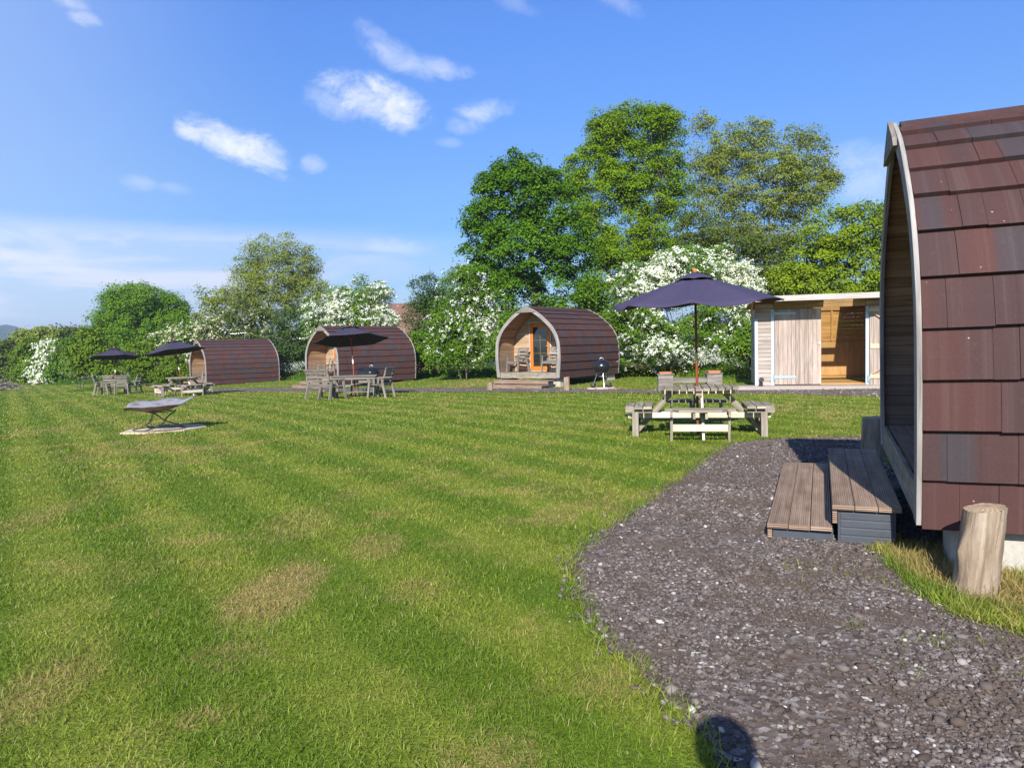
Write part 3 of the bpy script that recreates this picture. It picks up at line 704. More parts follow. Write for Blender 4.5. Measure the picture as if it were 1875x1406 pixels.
def build_steps():
    root = thing('timber_steps', '', 'steps', (0, 0, 0), group='decking steps in front of the pods')
    for (y0, z, nm) in ((-.47, -.055, 'upper'), (-.9, -.215, 'lower')):
        m = MB()
        for k in range(3): m.box((0, y0+.073+k*.145, z-.016), (2.55, .141, .032))
        tr = m.build('tread', M['deck'], root, .003)
        m = MB(); m.box((0, y0+.02, z-.032-.05), (2.5, .03, .1)); m.build('riser', M['deck'], tr)
    for x in (-1.22, 1.22):
        m = MB(); m.box((x, -.25, -.21), (.03, .36, .27)); sp0 = m.build('side_panel', M['grey_panel'], root)
        for k in range(4): m = MB(); m.box((x*1.0135, -.25, -.3+k*.055), (.008, .33, .045)); m.build('panel_slat', M['grey_panel'], sp0, .002)
        m = MB(); m.box((x, -.66, -.3), (.03, .4, .12)); m.build('side_panel', M['grey_panel'], root)
    for x in (-.6, .0, .6):
        m = MB(); m.box((x, -.25, -.21), (.06, .36, .27)); m.build('bearer', M['grey_panel'], root)
        m = MB(); m.box((x, -.66, -.3), (.06, .4, .12)); m.build('bearer', M['grey_panel'], root)
    return root
PODS = {  # x, y, z, yaw, lean
    'near': (3.03, 5.80, .335, 1.9697, .042, .011),
    'mid': (.587, 27.95, .242, .6363, 0, 0),
    'table': (-9.205, 35.477, -.064, .7779, 0, 0),
    'far': (-19.333, 45.145, -.401, .8509, 0, 0)}
PLAB = {'near': 'large brown tiled pod seen side on, cut off by the right edge',
        'mid': 'brown tiled pod with orange glazed door and two porch chairs',
        'table': 'brown tiled pod partly hidden by a dining table and a tilted parasol',
        'far': 'farthest and smallest brown tiled pod, its porch behind an octagonal picnic table'}
SLAB = {'near': 'grooved decking steps on dark gravel beside the largest pod, half in shadow', 'mid': 'decking steps between two short log posts below the orange door',
        'table': 'decking steps low behind the slatted two seat bench', 'far': 'decking steps seen through the octagonal table under a navy parasol'}
pod0 = build_pod(PLAB['near']); st0 = build_steps(); pods = {}
for i, (k, (x, y, z, yaw, ln, pt)) in enumerate(PODS.items()):
    r = pod0 if i == 0 else copy_tree(pod0); s = st0 if i == 0 else copy_tree(st0)
    for o in (r, s): o.location = (x, y, z); o.rotation_euler = (pt, ln, -yaw)
    if k == 'near': s.rotation_euler = (0, .02, -yaw); r.scale = (1, 1, .975); s.location = r.matrix_basis @ Vector((-.26, 0, .01))
    r['label'] = PLAB[k]; s['label'] = SLAB[k]; pods[k] = r
    # steps sit on the ground in front
    a = Vector((math.sin(yaw), math.cos(yaw), 0)); b = Vector((math.cos(yaw), -math.sin(yaw), 0))
    if k != 'near':
        p = Vector((x, y, 0))-a*.7; s.location.z = gz(p.x, p.y)+.345
    r['yaw'] = yaw
bpy.context.view_layer.update()
for k, r in pods.items(): pod_blocks(r, 0)
def pod_pt(k, lx, ly, lz=0):
    return pods[k].matrix_world @ Vector((lx, ly, lz))
#@@FURN
# ================================================================== FURNITURE
def build_chair(name, label, cat, W=.6, mat='grey_wood', group=None, seats=1):
    root = thing(name, label, cat, (0, 0, 0), group=group); mt = M[mat]   # faces -y
    m = MB()
    for k in range(5): m.box((0, -.22+k*.105, .42-.006*k), (W-.06, .092, .022))
    m.box((0, -.262, .385), (W-.04, .03, .08)); m.build('seat', mt, root, .003)
    m = MB(); n = 4
    for k in range(n):
        f = .16+k*.25/1.0*.92; z = .46+k*.125; y = .25+(z-.42)*.28
        m.box((0, y-.015, z), (W-.05, .02, .078), Matrix.Rotation(-.27, 3, 'X'))
    xs_ = [-(W/2-.05), W/2-.05]+([0] if seats > 1 else [])
    for x in xs_: m.bar((x, .2, .36), (x, .2+.6*.29, .93), .05, .028, (1, 0, 0))
    m.box((0, .385, .93), (W-.02, .026, .07), Matrix.Rotation(-.27, 3, 'X'))
    m.build('backrest', mt, root, .003)
    for sx in (-1, 1):
        m = MB(); m.box((sx*(W/2-.02), .03, .635), (.08, .62, .028)); m.build('armrest', mt, root, .003)
        m = MB(); m.bar((sx*(W/2-.02), -.22, .62), (sx*(W/2+.01), -.29, 0), .07, .045, (1, 0, 0)); m.build('leg', mt, root, .003)
        m = MB(); m.bar((sx*(W/2-.02), .22, .62), (sx*(W/2-.0), .36, 0), .07, .045, (1, 0, 0)); m.build('leg', mt, root, .003)
    if seats > 1:
        m = MB(); m.bar((0, -.2, .4), (0, -.27, 0), .07, .05, (1, 0, 0)); m.build('leg', mt, root, .003)
        m = MB(); m.bar((0, .2, .4), (0, .33, 0), .07, .05, (1, 0, 0)); m.build('leg', mt, root, .003)
    return root
def place(o, p, face=None, rz=None, label=None):
    """set on point p, front turned towards bearing face (radians, 0 = away from camera, clockwise)"""
    o.location = p
    o.rotation_euler = (0, 0, rz if rz is not None else pi-face)
    if label: o['label'] = label
    return o
CH = build_chair('garden_chair', '', 'chair', group='slatted wooden garden armchairs'); used = [False]
def chair(p, face, label):
    o = CH if not used[0] else copy_tree(CH); used[0] = True
    return place(o, p, face, label=label)
Y3, Y2, Y1 = PODS['mid'][3], PODS['table'][3], PODS['far'][3]
chair(pod_pt('mid', -.82, .5, FZ), Y3+pi+.15, 'sunlit slatted armchair left of the orange door on the porch')
chair(pod_pt('mid', .86, .42, FZ), Y3+pi-.2, 'slatted armchair right of the orange door, half hidden by the pale arch')
chair(pod_pt('table', -.7, .5, FZ), Y2+pi+.5, 'porch armchair of the pod with the aerial, farther left behind the two seat bench')
chair(pod_pt('table', .1, .6, FZ), Y2+pi-.3, 'porch armchair with its back to the wall beside a sliver of orange door')
chair(pod_pt('far', .55, .45, FZ), Y1+pi+.6, 'pale armchair in the narrow porch of the farthest pod')
# ---- round picnic tables: four seats on crossed A-frames
def build_picnic(label):
    root = thing('picnic_table', label, 'picnic table', (0, 0, 0), group='octagonal picnic tables')
    R = .61; m = MB(); n = 11; w = 2*R/n
    def octx(x):  # half length of the slat at x
        return min(R, (R*1.39-abs(x))) if abs(x) < R else .1
    for k in range(n):
        x0 = -R+k*w+.008; x1 = -R+(k+1)*w-.008; 
        if k in (n//2,): pass
        a, b = octx(x0), octx(x1)
        m.prism([(x0, -a, .705), (x1, -b, .705), (x1, b, .705), (x0, a, .705)], (0, 0, .04))
    m.build('table_top', M['table_wood'], root, .004)
    ax = MB()
    for k in range(4):
        Rz = Matrix.Rotation(k*pi/2, 3, 'Z'); m = MB()
        # seat k towards -y then turned: three slats parallel to the table side
        for j, r in enumerate((.76, .9, 1.04)):
            hl = (.5, .5, .39)[j]; e = .0 if j < 2 else .09
            pts = [(-hl, -r+.064, .43), (-hl+e, -r-.064, .43), (hl-e, -r-.064, .43), (hl, -r+.064, .43)]
            m.prism([Rz @ Vector(p) for p in pts][::-1], (0, 0, .036))
        st = m.build('seat', M['table_wood'], root, .004)
        for sx in (-1, 1):
            m = MB(); m.bar(Rz @ Vector((sx*.405, -.95, .43)), Rz @ Vector((sx*.405, -.95, 0)), .095, .036, Rz @ Vector((1, 0, 0)))
            m.bar(Rz @ Vector((sx*.405, -.70, .4)), Rz @ Vector((sx*.405, -1.1, .4)), .034, .07)
            m.build('seat_leg', M['table_wood'], root, .003)
        m = MB(); m.bar(Rz @ Vector((-.385, -.985, .2)), Rz @ Vector((.385, -.985, .2)), .025, .1); m.build('seat_rail', M['table_pale'], root, .003)
        m = MB(); m.bar(Rz @ Vector((.045, -.36, .7)), Rz @ Vector((.045, -.99, 0)), .085, .038, Rz @ Vector((1, 0, 0)))
        m.build('leg', M['table_pale'] if k == 0 else M['table_wood'], root, .003)
    for k in range(2):
        Rz = Matrix.Rotation(k*pi/2, 3, 'Z'); m = MB()
        for sx in (-1, 1): m.bar(Rz @ Vector((sx*.085, -1.08, .375-.075*k)), Rz @ Vector((sx*.085, 1.08, .375-.075*k)), .036, .085)
        m.bar(Rz @ Vector((0, -.56, .665-.004*k)), Rz @ Vector((0, .56, .665-.004*k)), .09, .07)
        m.build('joist', M['table_pale'] if k else M['table_wood'], root, .003)
    return root
pt1 = build_picnic('octagonal picnic table with four attached seats on the lawn, purple parasol standing in it')
pN = at(1278, 786, 11.5); pN.z = gz(pN.x, pN.y); pt1.location = pN; pt1.rotation_euler = (0, 0, -.215)
pt2 = copy_tree(pt1); pC = at(337, 727, 31.5); pC.z = gz(pC.x, pC.y); pt2.location = pC; pt2.rotation_euler = (0, 0, .75); pt2.scale = (1.06,)*3
pt2['label'] = 'weathered octagonal picnic table on the lawn in front of the farthest pod porch'
# ---- parasols
def build_parasol(label, ribs, mat, R=1.35, H=2.45, rise=.5, sag=.05, wave=.0, seed=1, vent=True):
    root = thing('parasol', label, 'parasol', (0, 0, 0), group='parasols over the garden tables'); r = random.Random(seed)
    rz = H-rise; nseg = 10; nr = 8; V = []; per = ribs*nseg
    wv = [r.uniform(-1, 1) for _ in range(ribs)]
    def surf(a_i, f, up=0):
        ang = 2*pi*a_i/per; k = a_i % nseg / nseg; sec = math.cos(pi/ribs)/math.cos((k-.5)*2*pi/ribs)
        rib = 1-math.sin(pi*k)
        rad = R*f*(sec+(1-sec)*max(0, rib)**3)
        belly = math.sin(pi*k)
        z = H-rise*(f**1.12)-sag*belly*f*(1-.55*f)-wave*math.sin(pi*k)**1.0*(f**3)*wv[a_i//nseg % ribs]
        return (rad*math.cos(ang), rad*math.sin(ang), z+up)
    m = MB(); vs = []; fs = []; uvs = []
    for j in range(nr+1):
        f = .1+.9*j/nr
        for i in range(per): vs.append(surf(i, f))
    for j in range(nr):
        for i in range(per):
            i2 = (i+1) % per; fs.append((j*per+i, (j+1)*per+i, (j+1)*per+i2, j*per+i2)); uvs.append([(i, j), (i, j+1), (i+1, j+1), (i+1, j)])
    m.add(vs, fs, uvs, True); cp = m.build('canopy', M[mat], root)
    so = cp.modifiers.new('thickness', 'SOLIDIFY'); so.thickness = .004
    m = MB(); vs = []; fs = []; uvs = []
    for j in range(4):
        f = .005+.24*j/3
        for i in range(per):
            x, y, z = surf(i, f, .05-.02*(j/3)); z += .03*(math.sin(pi*(i % nseg)/nseg))*(j/3); vs.append((x, y, z))
    for j in range(3):
        for i in range(per):
            i2 = (i+1) % per; fs.append((j*per+i, (j+1)*per+i, (j+1)*per+i2, j*per+i2)); uvs.append([(i, j), (i, j+1), (i+1, j+1), (i+1, j)])
    m.add(vs, fs, uvs, True); vt = m.build('vent_cap', M[mat], root)
    so = vt.modifiers.new('thickness', 'SOLIDIFY'); so.thickness = .004
    m = MB(); m.tube([(0, 0, -.12), (0, 0, 1.2)], .021, 12); m.tube([(0, 0, 1.2), (0, 0, H+.03)], .019, 12); pl = m.build('pole', M['pole_wood'], root)
    m = MB(); m.tube([(0, 0, 1.13), (0, 0, 1.27)], .0235, 12); m.build('pole_joint', M['white'] if mat == 'navy_dark' else M['brass'], pl)
    m = MB(); m.lathe([(0.001, H+.11), (.018, H+.105), (.028, H+.08), (.03, H+.06), (.02, H+.05), (.022, H+.03)], 12); m.build('finial', M['finial'], root)
    m = MB(); m.lathe([(.02, rz+.12), (.045, rz+.12), (.045, rz+.03), (.02, rz+.03)], 12); m.build('hub', M['pole_wood'], root)
    for k in range(ribs):
        p1 = Vector(surf(k*nseg, .99))+Vector((0, 0, -.02)); p0 = Vector(surf(k*nseg, .06))+Vector((0, 0, -.02)); mid = Vector(surf(k*nseg, .5))+Vector((0, 0, -.022))
        m = MB(); m.bar(p0, mid, .018, .014); m.bar(mid, p1, .018, .014); m.bar((0, 0, rz+.06), mid, .014, .012); m.build('rib', M['pole_wood'], root)
    return root
u = build_parasol('open purple parasol with an orange finial above the nearest picnic table', 8, 'navy', 1.3, 2.47, .43, .06, .055, 5)
u.location = pN+Vector((0, 0, .0)); u.rotation_euler = (.025, -.035, .5)
pA = at(651, 722, 24.3); pA.z = gz(pA.x, pA.y)
uA = build_parasol('tilted navy parasol over the dining table, in front of the middle pod', 6, 'navy_dark', 1.25, 2.38, .46, .03, .0, 2)
uA.location = pA; uA.rotation_euler = Matrix.Rotation(-.17, 3, 'X').to_euler(); uA.rotation_euler.rotate(Matrix.Rotation(-.055, 3, 'Y').to_euler())
uA.rotation_euler = (-.17, -.055, .14)
pB = at(213, 722, 37.2); pB.z = gz(pB.x, pB.y)
uB = copy_tree(uA); uB.location = pB; uB.rotation_euler = (-.11, -.02, .3); uB.scale = (1.0, 1.0, .98); uB['label'] = 'farthest navy parasol, over the table with four armchairs by the hedge'
uC = copy_tree(uA); uC.location = pC; uC.rotation_euler = (-.14, .0, .6); uC.rotation_euler = (-.13, -.1, .65); uC['label'] = 'navy parasol above the octagonal table beside the farthest pod'
# ---- dining tables
def build_table(label, L=1.45, Wd=.9):
    root = thing('dining_table', label, 'table', (0, 0, 0), group='rectangular slatted garden tables'); m = MB(); n = 7
    for k in range(n): m.box((0, -Wd/2+(k+.5)*Wd/n, .705), (L, Wd/n-.01, .03))
    m.build('table_top', M['grey_wood'], root, .003)
    m = MB()
    for s in (-1, 1): m.box((0, s*(Wd/2-.06), .645), (L-.1, .03, .09)); m.box((s*(L/2-.06), 0, .645), (.03, Wd-.12, .09))
    m.build('apron', M['grey_wood'], root, .003)
    for sx in (-1, 1):
        for sy in (-1, 1): m = MB(); m.bar((sx*(L/2-.1), sy*(Wd/2-.1), .69), (sx*(L/2-.08), sy*(Wd/2-.08), 0), .075, .075); m.build('leg', M['grey_wood'], root, .004)
    m = MB(); m.box((0, 0, .17), (L-.2, .09, .03)); m.box((-(L/2-.1), 0, .17), (.06, Wd-.2, .03)); m.box(((L/2-.1), 0, .17), (.06, Wd-.2, .03)); m.build('foot_rail', M['grey_wood'], root, .003)
    return root
tA = build_table('grey slatted dining table in front of the middle pod, navy parasol through it'); tA.location = pA; tA.rotation_euler = (0, 0, .12)
tB = copy_tree(tA); tB.location = pB; tB.scale = (.86, 1, .98); tB.rotation_euler = (0, 0, .25); tB['label'] = 'grey slatted dining table by the hedge, ringed by four armchairs'
bn = build_chair('garden_bench', 'weathered two seat bench seen from behind, left of the dining table', 'bench', 1.2, seats=2)
def on(px, py, Y):
    p = at(px, py, Y); p.z = gz(p.x, p.y); return p
place(bn, on(598, 727, 23.6), math.radians(38))
chair(on(697, 725, 23.7), math.radians(-70), 'armchair seen from behind its slatted back, right of the dining table near the middle pod')
chair(on(664, 717, 25.5), math.radians(188), 'shaded armchair behind the dining table, facing the camera')
chair(on(189, 723.5, 36.6), math.radians(75), 'leftmost armchair at the far table, seen from the side')
chair(on(201, 719, 38.3), math.radians(150), 'armchair behind the left half of the far table')
chair(on(224, 722, 36.4), math.radians(-20), 'armchair with its slatted back to us at the far table')
chair(on(243, 720, 37.4), math.radians(-95), 'dark shaded armchair at the right end of the far table')
# ---- planter bench
pb = thing('planter_bench', 'low timber bench joining two square planters behind the nearest picnic table', 'planter bench', on(1262.5, 707.5, 22.9), -.13)
for s in (-1, 1):
    m = MB(); cx = s*.74
    for k in range(4):
        for (dx, dy, wx, wy) in ((0, -.215, .45, .022), (0, .215, .45, .022), (-.215, 0, .022, .405), (.215, 0, .022, .405)): m.box((cx+dx, dy, .07+k*.125), (wx+.012*(k % 2), wy, .118))
    for (dx, dy, wx, wy) in ((0, -.22, .5, .07), (0, .22, .5, .07), (-.22, 0, .07, .37), (.22, 0, .07, .37)): m.box((cx+dx, dy, .525), (wx, wy, .03))
    pl = m.build('planter', M['grey_wood'], pb, .003)
    m = MB(); m.box((cx, 0, .545+.01*(s > 0)), (.34, .34, .05)); m.box((cx, 0, .578+.012*(s > 0)), (.38, .38, .025)); m.build('terracotta_lid', M['terracotta'], pl, .006)
m = MB()
for k in range(3): m.box((0, -.13+k*.13, .37), (1.03, .12, .03))
m.box((0, -.18, .3), (1.03, .025, .1)); m.build('seat', M['grey_wood'], pb, .003)
# ---- kettle barbecues
def build_bbq(label):
    root = thing('kettle_barbecue', label, 'barbecue', (0, 0, 0), group='black kettle barbecues'); m = MB(); R = .285
    m.lathe([(.02, .43), (.13, .45), (.215, .51), (.27, .6), (R, .68), (R, .70)], 28); m.build('bowl', M['black'], root)
    m = MB(); m.lathe([(R+.006, .69), (R+.006, .715), (.265, .79), (.2, .87), (.11, .915), (.02, .93), (.001, .93)], 28); ld = m.build('lid', M['black'], root)
    m = MB(); m.tube([(-.06, 0, .925), (-.05, 0, .975), (.05, 0, .975), (.06, 0, .925)], .011, 8); m.lathe([(.001, .955), (.035, .945), (.035, .93)], 12, (.0, .12, -.025)); m.build('lid_handle', M['steel'], ld)
    m = MB(); m.lathe([(.001, .36), (.12, .36), (.13, .39), (.13, .385), (.001, .355)], 20); m.build('ash_pan', M['alu'], root)
    for k, a in enumerate((-pi/2, pi/6, 5*pi/6)):
        p0 = Vector((.15*math.cos(a), .15*math.sin(a), .5)); p1 = Vector((.3*math.cos(a), .3*math.sin(a), .02 if k == 0 else .09))
        m = MB(); m.tube([p0, p1], .0125, 8); m.build('leg', M['alu'], root)
        if k:
            m = MB(); m.lathe([(.03, -.02), (.085, -.02), (.085, .02), (.03, .02)], 18); w = m.build('wheel', M['black_plastic'], root); w.location = p1; w.rotation_euler = (pi/2, 0, 0)
    return root
q1 = build_bbq('black kettle barbecue on a paving slab beside the brown pod with the orange door'); q1.location = on(1102.5, 708, 25.2); q1.rotation_euler = (0, 0, .1); q1.location.z += .035; q1.scale = (1.06,)*3
q2 = copy_tree(q1); q2.location = on(681, 712, 28.0); q2['label'] = 'black kettle barbecue mostly hidden behind the dining table and its chairs'
q3 = copy_tree(q1); q3.location = pod_pt('far', -1.9, .6); q3.location.z = gz(q3.location.x, q3.location.y)+.05; q3['label'] = 'black kettle barbecue peeping out left of the farthest pod'
m = MB(); o8 = [(math.cos(a+.4)*.52, math.sin(a+.4)*.4, 0) for a in np.linspace(0, 2*pi, 9)[:-1]]; m.prism(o8, (0, 0, .06)); s1 = m.build('paving_slab', M['slab'], None, .006)
tag(s1, 'pale paving slab under the kettle barbecue beside the gravel path', 'paving slab'); s1.location = on(1100, 707.5, 25.3); s1.location.z -= .02
# ---- fire bowl on its slab
pF = on(300, 786, 14.1)
m = MB(); o8 = [(-1.0, -.62), (-.35, -.86), (.55, -.62), (.98, .05), (.75, .72), (.1, .95), (-.62, .72), (-1.0, .1)]
m.prism([(x*.72, y*.8, 0) for x, y in o8], (0, 0, .045)); sl_ = m.build('paving_slab', M['slab'], None, .01); tag(sl_, 'pale angular stone slab set in the lawn under the steel fire bowl', 'paving slab'); sl_.location = (pF.x-.02, pF.y+.2, pF.z-.02); sl_.rotation_euler = (0, 0, .22)
fb = thing('fire_bowl', 'wavy leaf shaped steel fire bowl on a looping wire stand', 'fire bowl', (pF.x-.12, pF.y+.1, pF.z+.025))
m = MB(); vs = []; fs = []; uvs = []; nr, na = 12, 60
for j in range(nr+1):
    f = j/nr
    for i in range(na):
        a = 2*pi*i/na; lob = .5+.5*math.cos(5*(a-.35)); notch = math.exp(-((((a-4.9+pi) % (2*pi))-pi)/.09)**2)
        r = .66*f*(.86+.16*lob-.13*notch*f**4)
        z = .35+.19*f**1.8-.05*f**5*(1-lob)+.035*math.sin(3*a+.5)*f**3+.02*math.cos(a-.3)*f**2+.08*r*math.sin(a)
        x, y = r*math.cos(a), r*math.sin(a)
        vs.append((x, y, z+.05*x))
for j in range(nr):
    for i in range(na):
        i2 = (i+1) % na; fs.append((j*na+i, (j+1)*na+i, (j+1)*na+i2, j*na+i2)); uvs.append([(0, 0)]*4)
m.add(vs, fs, uvs, True); bw = m.build('bowl', M['bowl'], fb); so = bw.modifiers.new('thickness', 'SOLIDIFY'); so.thickness = .008
for k in range(3):
    a0 = k*2*pi/3+.3; pts = []
    for i in range(25):
        f = i/24; a = a0+f*2.6; r = .46-.26*math.sin(pi*f*.92)**1.2-.1*f; pts.append((r*math.cos(a), r*math.sin(a), .01+.34*f**1.05))
    m = MB(); m.tube(pts, .0135, 8); m.build('wire_loop', M['iron'], fb)
    pts = [(p[0]*1.02, -p[1]*1.0, p[2]) for p in pts]
m = MB(); m.tube([(.47*math.cos(a), .47*math.sin(a), .01) for a in np.linspace(0, 2*pi, 41)], .0085, 8, False); m.build('base_ring', M['iron'], fb)
m = MB(); m.tube([(.24*math.cos(a), .24*math.sin(a), .345) for a in np.linspace(0, 2*pi, 31)], .0085, 8, False); m.build('top_ring', M['iron'], fb)
# ---- log posts
def build_log(p, h, r, lean, label, seed=0):
    root = thing('log_post', label, 'log post', p, group='short log posts'); rr = random.Random(seed); m = MB(); n = 52; pts = []; k = 11
    prof_ = [[r*(1+.05*math.sin(2*a+seed)+.04*math.sin(5*a+seed*2)+rr.uniform(-.015, .015))*(1.06-.1*j/(k-1)+rr.uniform(-.006, .006)) for a in np.linspace(0, 2*pi, n+1)[:-1]] for j in range(k)]
    vs = []; fs = []; uvs = []
    for j in range(k):
        z = -.1+(h+.1)*j/(k-1)
        for i in range(n):
            a = 2*pi*i/n; q = prof_[j][i]*(1-.2*math.exp(-((a-5.0-.1*math.sin(j*.7+seed))/.045)**2)-.1*math.exp(-((a-3.6-.08*math.sin(j))/.04)**2))+(.035*math.exp(-((a-3.3)/.3)**2-((j-6)/1.2)**2) if seed == 1 else 0)
            vs.append((q*math.cos(a)+lean[0]*z, q*math.sin(a)+lean[1]*z, z+(0.012*math.cos(a) if j == k-1 else 0)))
    for j in range(k-1):
        for i in range(n):
            i2 = (i+1) % n; fs.append((j*n+i, j*n+i2, (j+1)*n+i2, (j+1)*n+i)); u0, u1 = i/n*2*pi*r, (i+1)/n*2*pi*r; v0, v1 = h*j/k, h*(j+1)/k; uvs.append([(v0, u0), (v0, u1), (v1, u1), (v1, u0)])
    m.add(vs, fs, uvs, True); m.build('trunk', M['log'], root)
    m = MB(); top = vs[-n:]; c = Vector((lean[0]*h, lean[1]*h, h+.004)); rim = [Vector(v)*.985+Vector((c.x, c.y, 0))*.015+Vector((0, 0, .001)) for v in top]
    m.add([c]+rim, [(0, 1+i, 1+(i+1) % n) for i in range(n)], [[(0, 0), (1, 0), (1, 1)]]*n); m.build('sawn_top', M['log_end'], root)
    return root
lN = on(1785, 1082, 4.02)
build_log(lN, .47, .108, (.13, .02), 'thick pale cracked log post on the grass beside the largest pod', 1)
build_log(Vector((4.42, 8.95, gz(4.42, 8.95))), .46, .14, (.03, .02), 'dark brown log post beyond the steps of the largest pod', 2)
build_log(on(897.5, 704.5, 26.6), .29, .095, (-.02, 0), 'short log post at the left end of the steps below the orange door', 3)
build_log(on(1037.5, 711.5, 24.9), .46, .108, (0, 0), 'tan log post at the right corner of the pod with the orange door', 4)
# ---- tv aerials
def build_aerial(label, p, rz):
    root = thing('tv_aerial', label, 'aerial', p, rz, group='tv aerials on the pod ridges'); m = MB(); m.tube([(0, 0, -.05), (0, 0, .52)], .014, 8); m.build('mast', M['alu'], root)
    m = MB(); m.tube([(.15, 0, .42), (-.9, 0, .36)], .010, 8); m.build('boom', M['alu'], root)
    m = MB()
    for k in range(9): x = .05-k*.13; m.tube([(x, -.13+.006*k, .415+(x-.15)*.067), (x, .13-.006*k, .415+(x-.15)*.067)], .006, 6)
    m.tube([(.12, -.2, .55), (.16, .2, .32)], .008, 6); m.tube([(.1, -.1, .66), (.18, .1, .3)], .008, 6); m.build('element', M['alu'], root)
    return root
a2 = pod_pt('table', .06, 3.35, 2.8); build_aerial('silver aerial on the ridge of the middle pod behind the tilted parasol', a2, .1)
a1 = pod_pt('far', .06, 3.0, 2.8); build_aerial('silver aerial on the ridge of the farthest pod', a1, .1)
#@@SHED
# ================================================================== SHED
S0 = at(1383, 706, 22.3); yawS = math.radians(15); e1 = Vector((math.cos(yawS), -math.sin(yawS), 0))
shed = thing('garden_shed', 'pale timber shed with blue trim, one plank door open on an orange plywood interior', 'shed', S0, -yawS)
SW, SD, SH = 4.1, 2.3, 2.46; D0, D1, D2 = .54, 1.85, 3.08
m = MB(); m2 = MB(); n = 20; bh = SH/n
for k in range(n):
    z = (k+.5)*bh
    m.box((D0/2, .012, z), (D0-.02, .022, bh-.011), Matrix.Rotation(.07, 3, 'X'))
    m2.box(((D2+SW)/2, .012, z), (SW-D2-.03, .022, bh-.011), Matrix.Rotation(.07, 3, 'X'))
m.build('front_wall', M['clad'], shed); m2.build('front_wall', M['clad'], shed)
m = MB()
for z in (2.36, 2.47): m.box(((D0+D2)/2, .012, z), (D2-D0-.02, .022, .104), Matrix.Rotation(.05, 3, 'X'))
m.build('header_boards', M['eave'], shed)
for nm, x in (('side_wall', .02), ('side_wall', SW-.02)):
    m = MB()
    for k in range(n-1): m.box((x, SD/2+.03, (k+.5)*bh), (.022, SD, bh-.005))
    m.build(nm, M['clad'], shed)
m = MB()
for k in range(9): m.box((SW/2, SD, 1.3+(k+.5)*.125), (SW-.06, .022, .119))
m.box((SW/2, SD+.015, .75), (SW-.06, .02, 1.3)); bwl = m.build('rear_wall', M['pine_in'], shed)
m = MB()
for k in range(4): m.box((.08+k*.985+.485, SD-.022, .73), (.975, .012, 1.08))
m.build('plywood_panel', M['ply'], bwl)
m = MB()
for x in (.5, 1.5, 2.5, 3.5): m.box((x, SD-.045, 1.85), (.05, .05, 1.1))
m.box((SW/2, SD-.05, 2.32), (SW-.1, .05, .07)); m.build('stud', M['pine_in'], bwl)
m = MB()
for k in range(n-1): m.box((SW-.045, SD/2, (k+.5)*bh), (.018, SD-.1, bh-.005)); m.box((.045, SD/2, (k+.5)*bh), (.018, SD-.1, bh-.005))
m.build('inner_lining', M['pine_in'], shed)
m = MB(); m.box((SW/2, SD/2+.02, .03), (SW-.08, SD-.06, .05)); m.build('floor', M['ply'], shed)
# roof: boards with one clear sheet that lets the sun in; overhangs the front by 1 m
def roof_piece(x0, x1, th, name, mat, zoff=0):
    m = MB(); y0, z0, y1, z1 = -.86, 2.59, SD+.15, 2.40
    m.prism([(x0, y0, z0+zoff), (x1, y0, z0+zoff), (x1, y1, z1+zoff), (x0, y1, z1+zoff)], (0, 0, th)); return m.build(name, mat, shed)
roof_piece(-.14, 1.95, .03, 'roof', M['pine_in']); roof_piece(2.75, SW+.14, .03, 'roof', M['pine_in'])
t = NT('clear_roof_sheet'); tr = t.n('ShaderNodeBsdfTransparent'); tr.inputs[0].default_value = (.9, .9, .86, 1); gb = t.n('ShaderNodeBsdfGlossy'); gb.inputs[1].default_value = .1
mx = t.n('ShaderNodeMixShader'); mx.inputs[0].default_value = .07; t.l(tr.outputs[0], mx.inputs[1]); t.l(gb.outputs[0], mx.inputs[2]); t.l(mx.outputs[0], t.out.inputs[0]); M['clear'] = t.m
roof_piece(1.95, 2.75, .008, 'roof_window', M['clear'], .024)
m = MB(); m.box((SW/2, -.875, 2.565), (SW+.28, .028, .16)); m.box((-.15, -.3, 2.53), (.024, 1.1, .13)); m.build('fascia', M['fascia'], shed, .003)
for x in (-.11, SW+.11):
    m = MB(); m.prism([(x, -.84, 2.58), (x, -.78, 2.5), (x, -.05, 1.95), (x, .02, 1.95), (x, .02, 2.5)], (.024, 0, 0)); m.build('side_cheek', M['pine_in'], shed)
for x in (.035, D0-.035, D2+.04):
    m = MB(); m.box((x, -.012, 1.0 if x < .1 else 1.15), (.085, .026, 2.0 if x < .1 else 2.29)); m.build('trim_post', M['blue'], shed, .003)
def plank_door(origin, rz, w, h, braced, label):
    d = empty('door', origin, rz); d.parent = shed; d['label'] = label
    m = MB(); nb = 11; r = random.Random(4)
    for k in range(nb): m.box((w*(k+.5)/nb, 0, h/2), (w/nb-.006, .022+.004*(k % 2), h-.01*r.random()))
    m.build('door_boards', M['door_wood'], d, .003)
    if braced:
        m = MB()
        for z in (.27, 1.15, h-.1): m.box((w/2, -.025, z), (w-.04, .024, .13))
        m.bar((.1, -.026, .35), (w-.1, -.026, 1.08), .022, .1, (0, 1, 0)); m.bar((w-.1, -.026, 1.25), (.1, -.026, h-.2), .022, .1, (0, 1, 0)); m.build('brace', M['door_new'], d, .003)
    for z in (.22, h-.13):
        m = MB(); m.bar((-.05, -.024, z), (.6, -.024, z), .012, .07, (0, 0, 1)) if not braced else m.bar((-.04, -.02, z), (.02, -.02, z), .012, .1)
        m.tube([(-.02, -.03, z-.1), (-.02, -.03, z+.1)], .018, 8); m.build('hinge', M['blue_metal'], d, .002)
    if not braced:
        m = MB(); m.tube([(w-.05, -.012, 1.22), (w-.05, -.05, 1.22)], .03, 10); m.build('handle', M['white'], d)
    return d
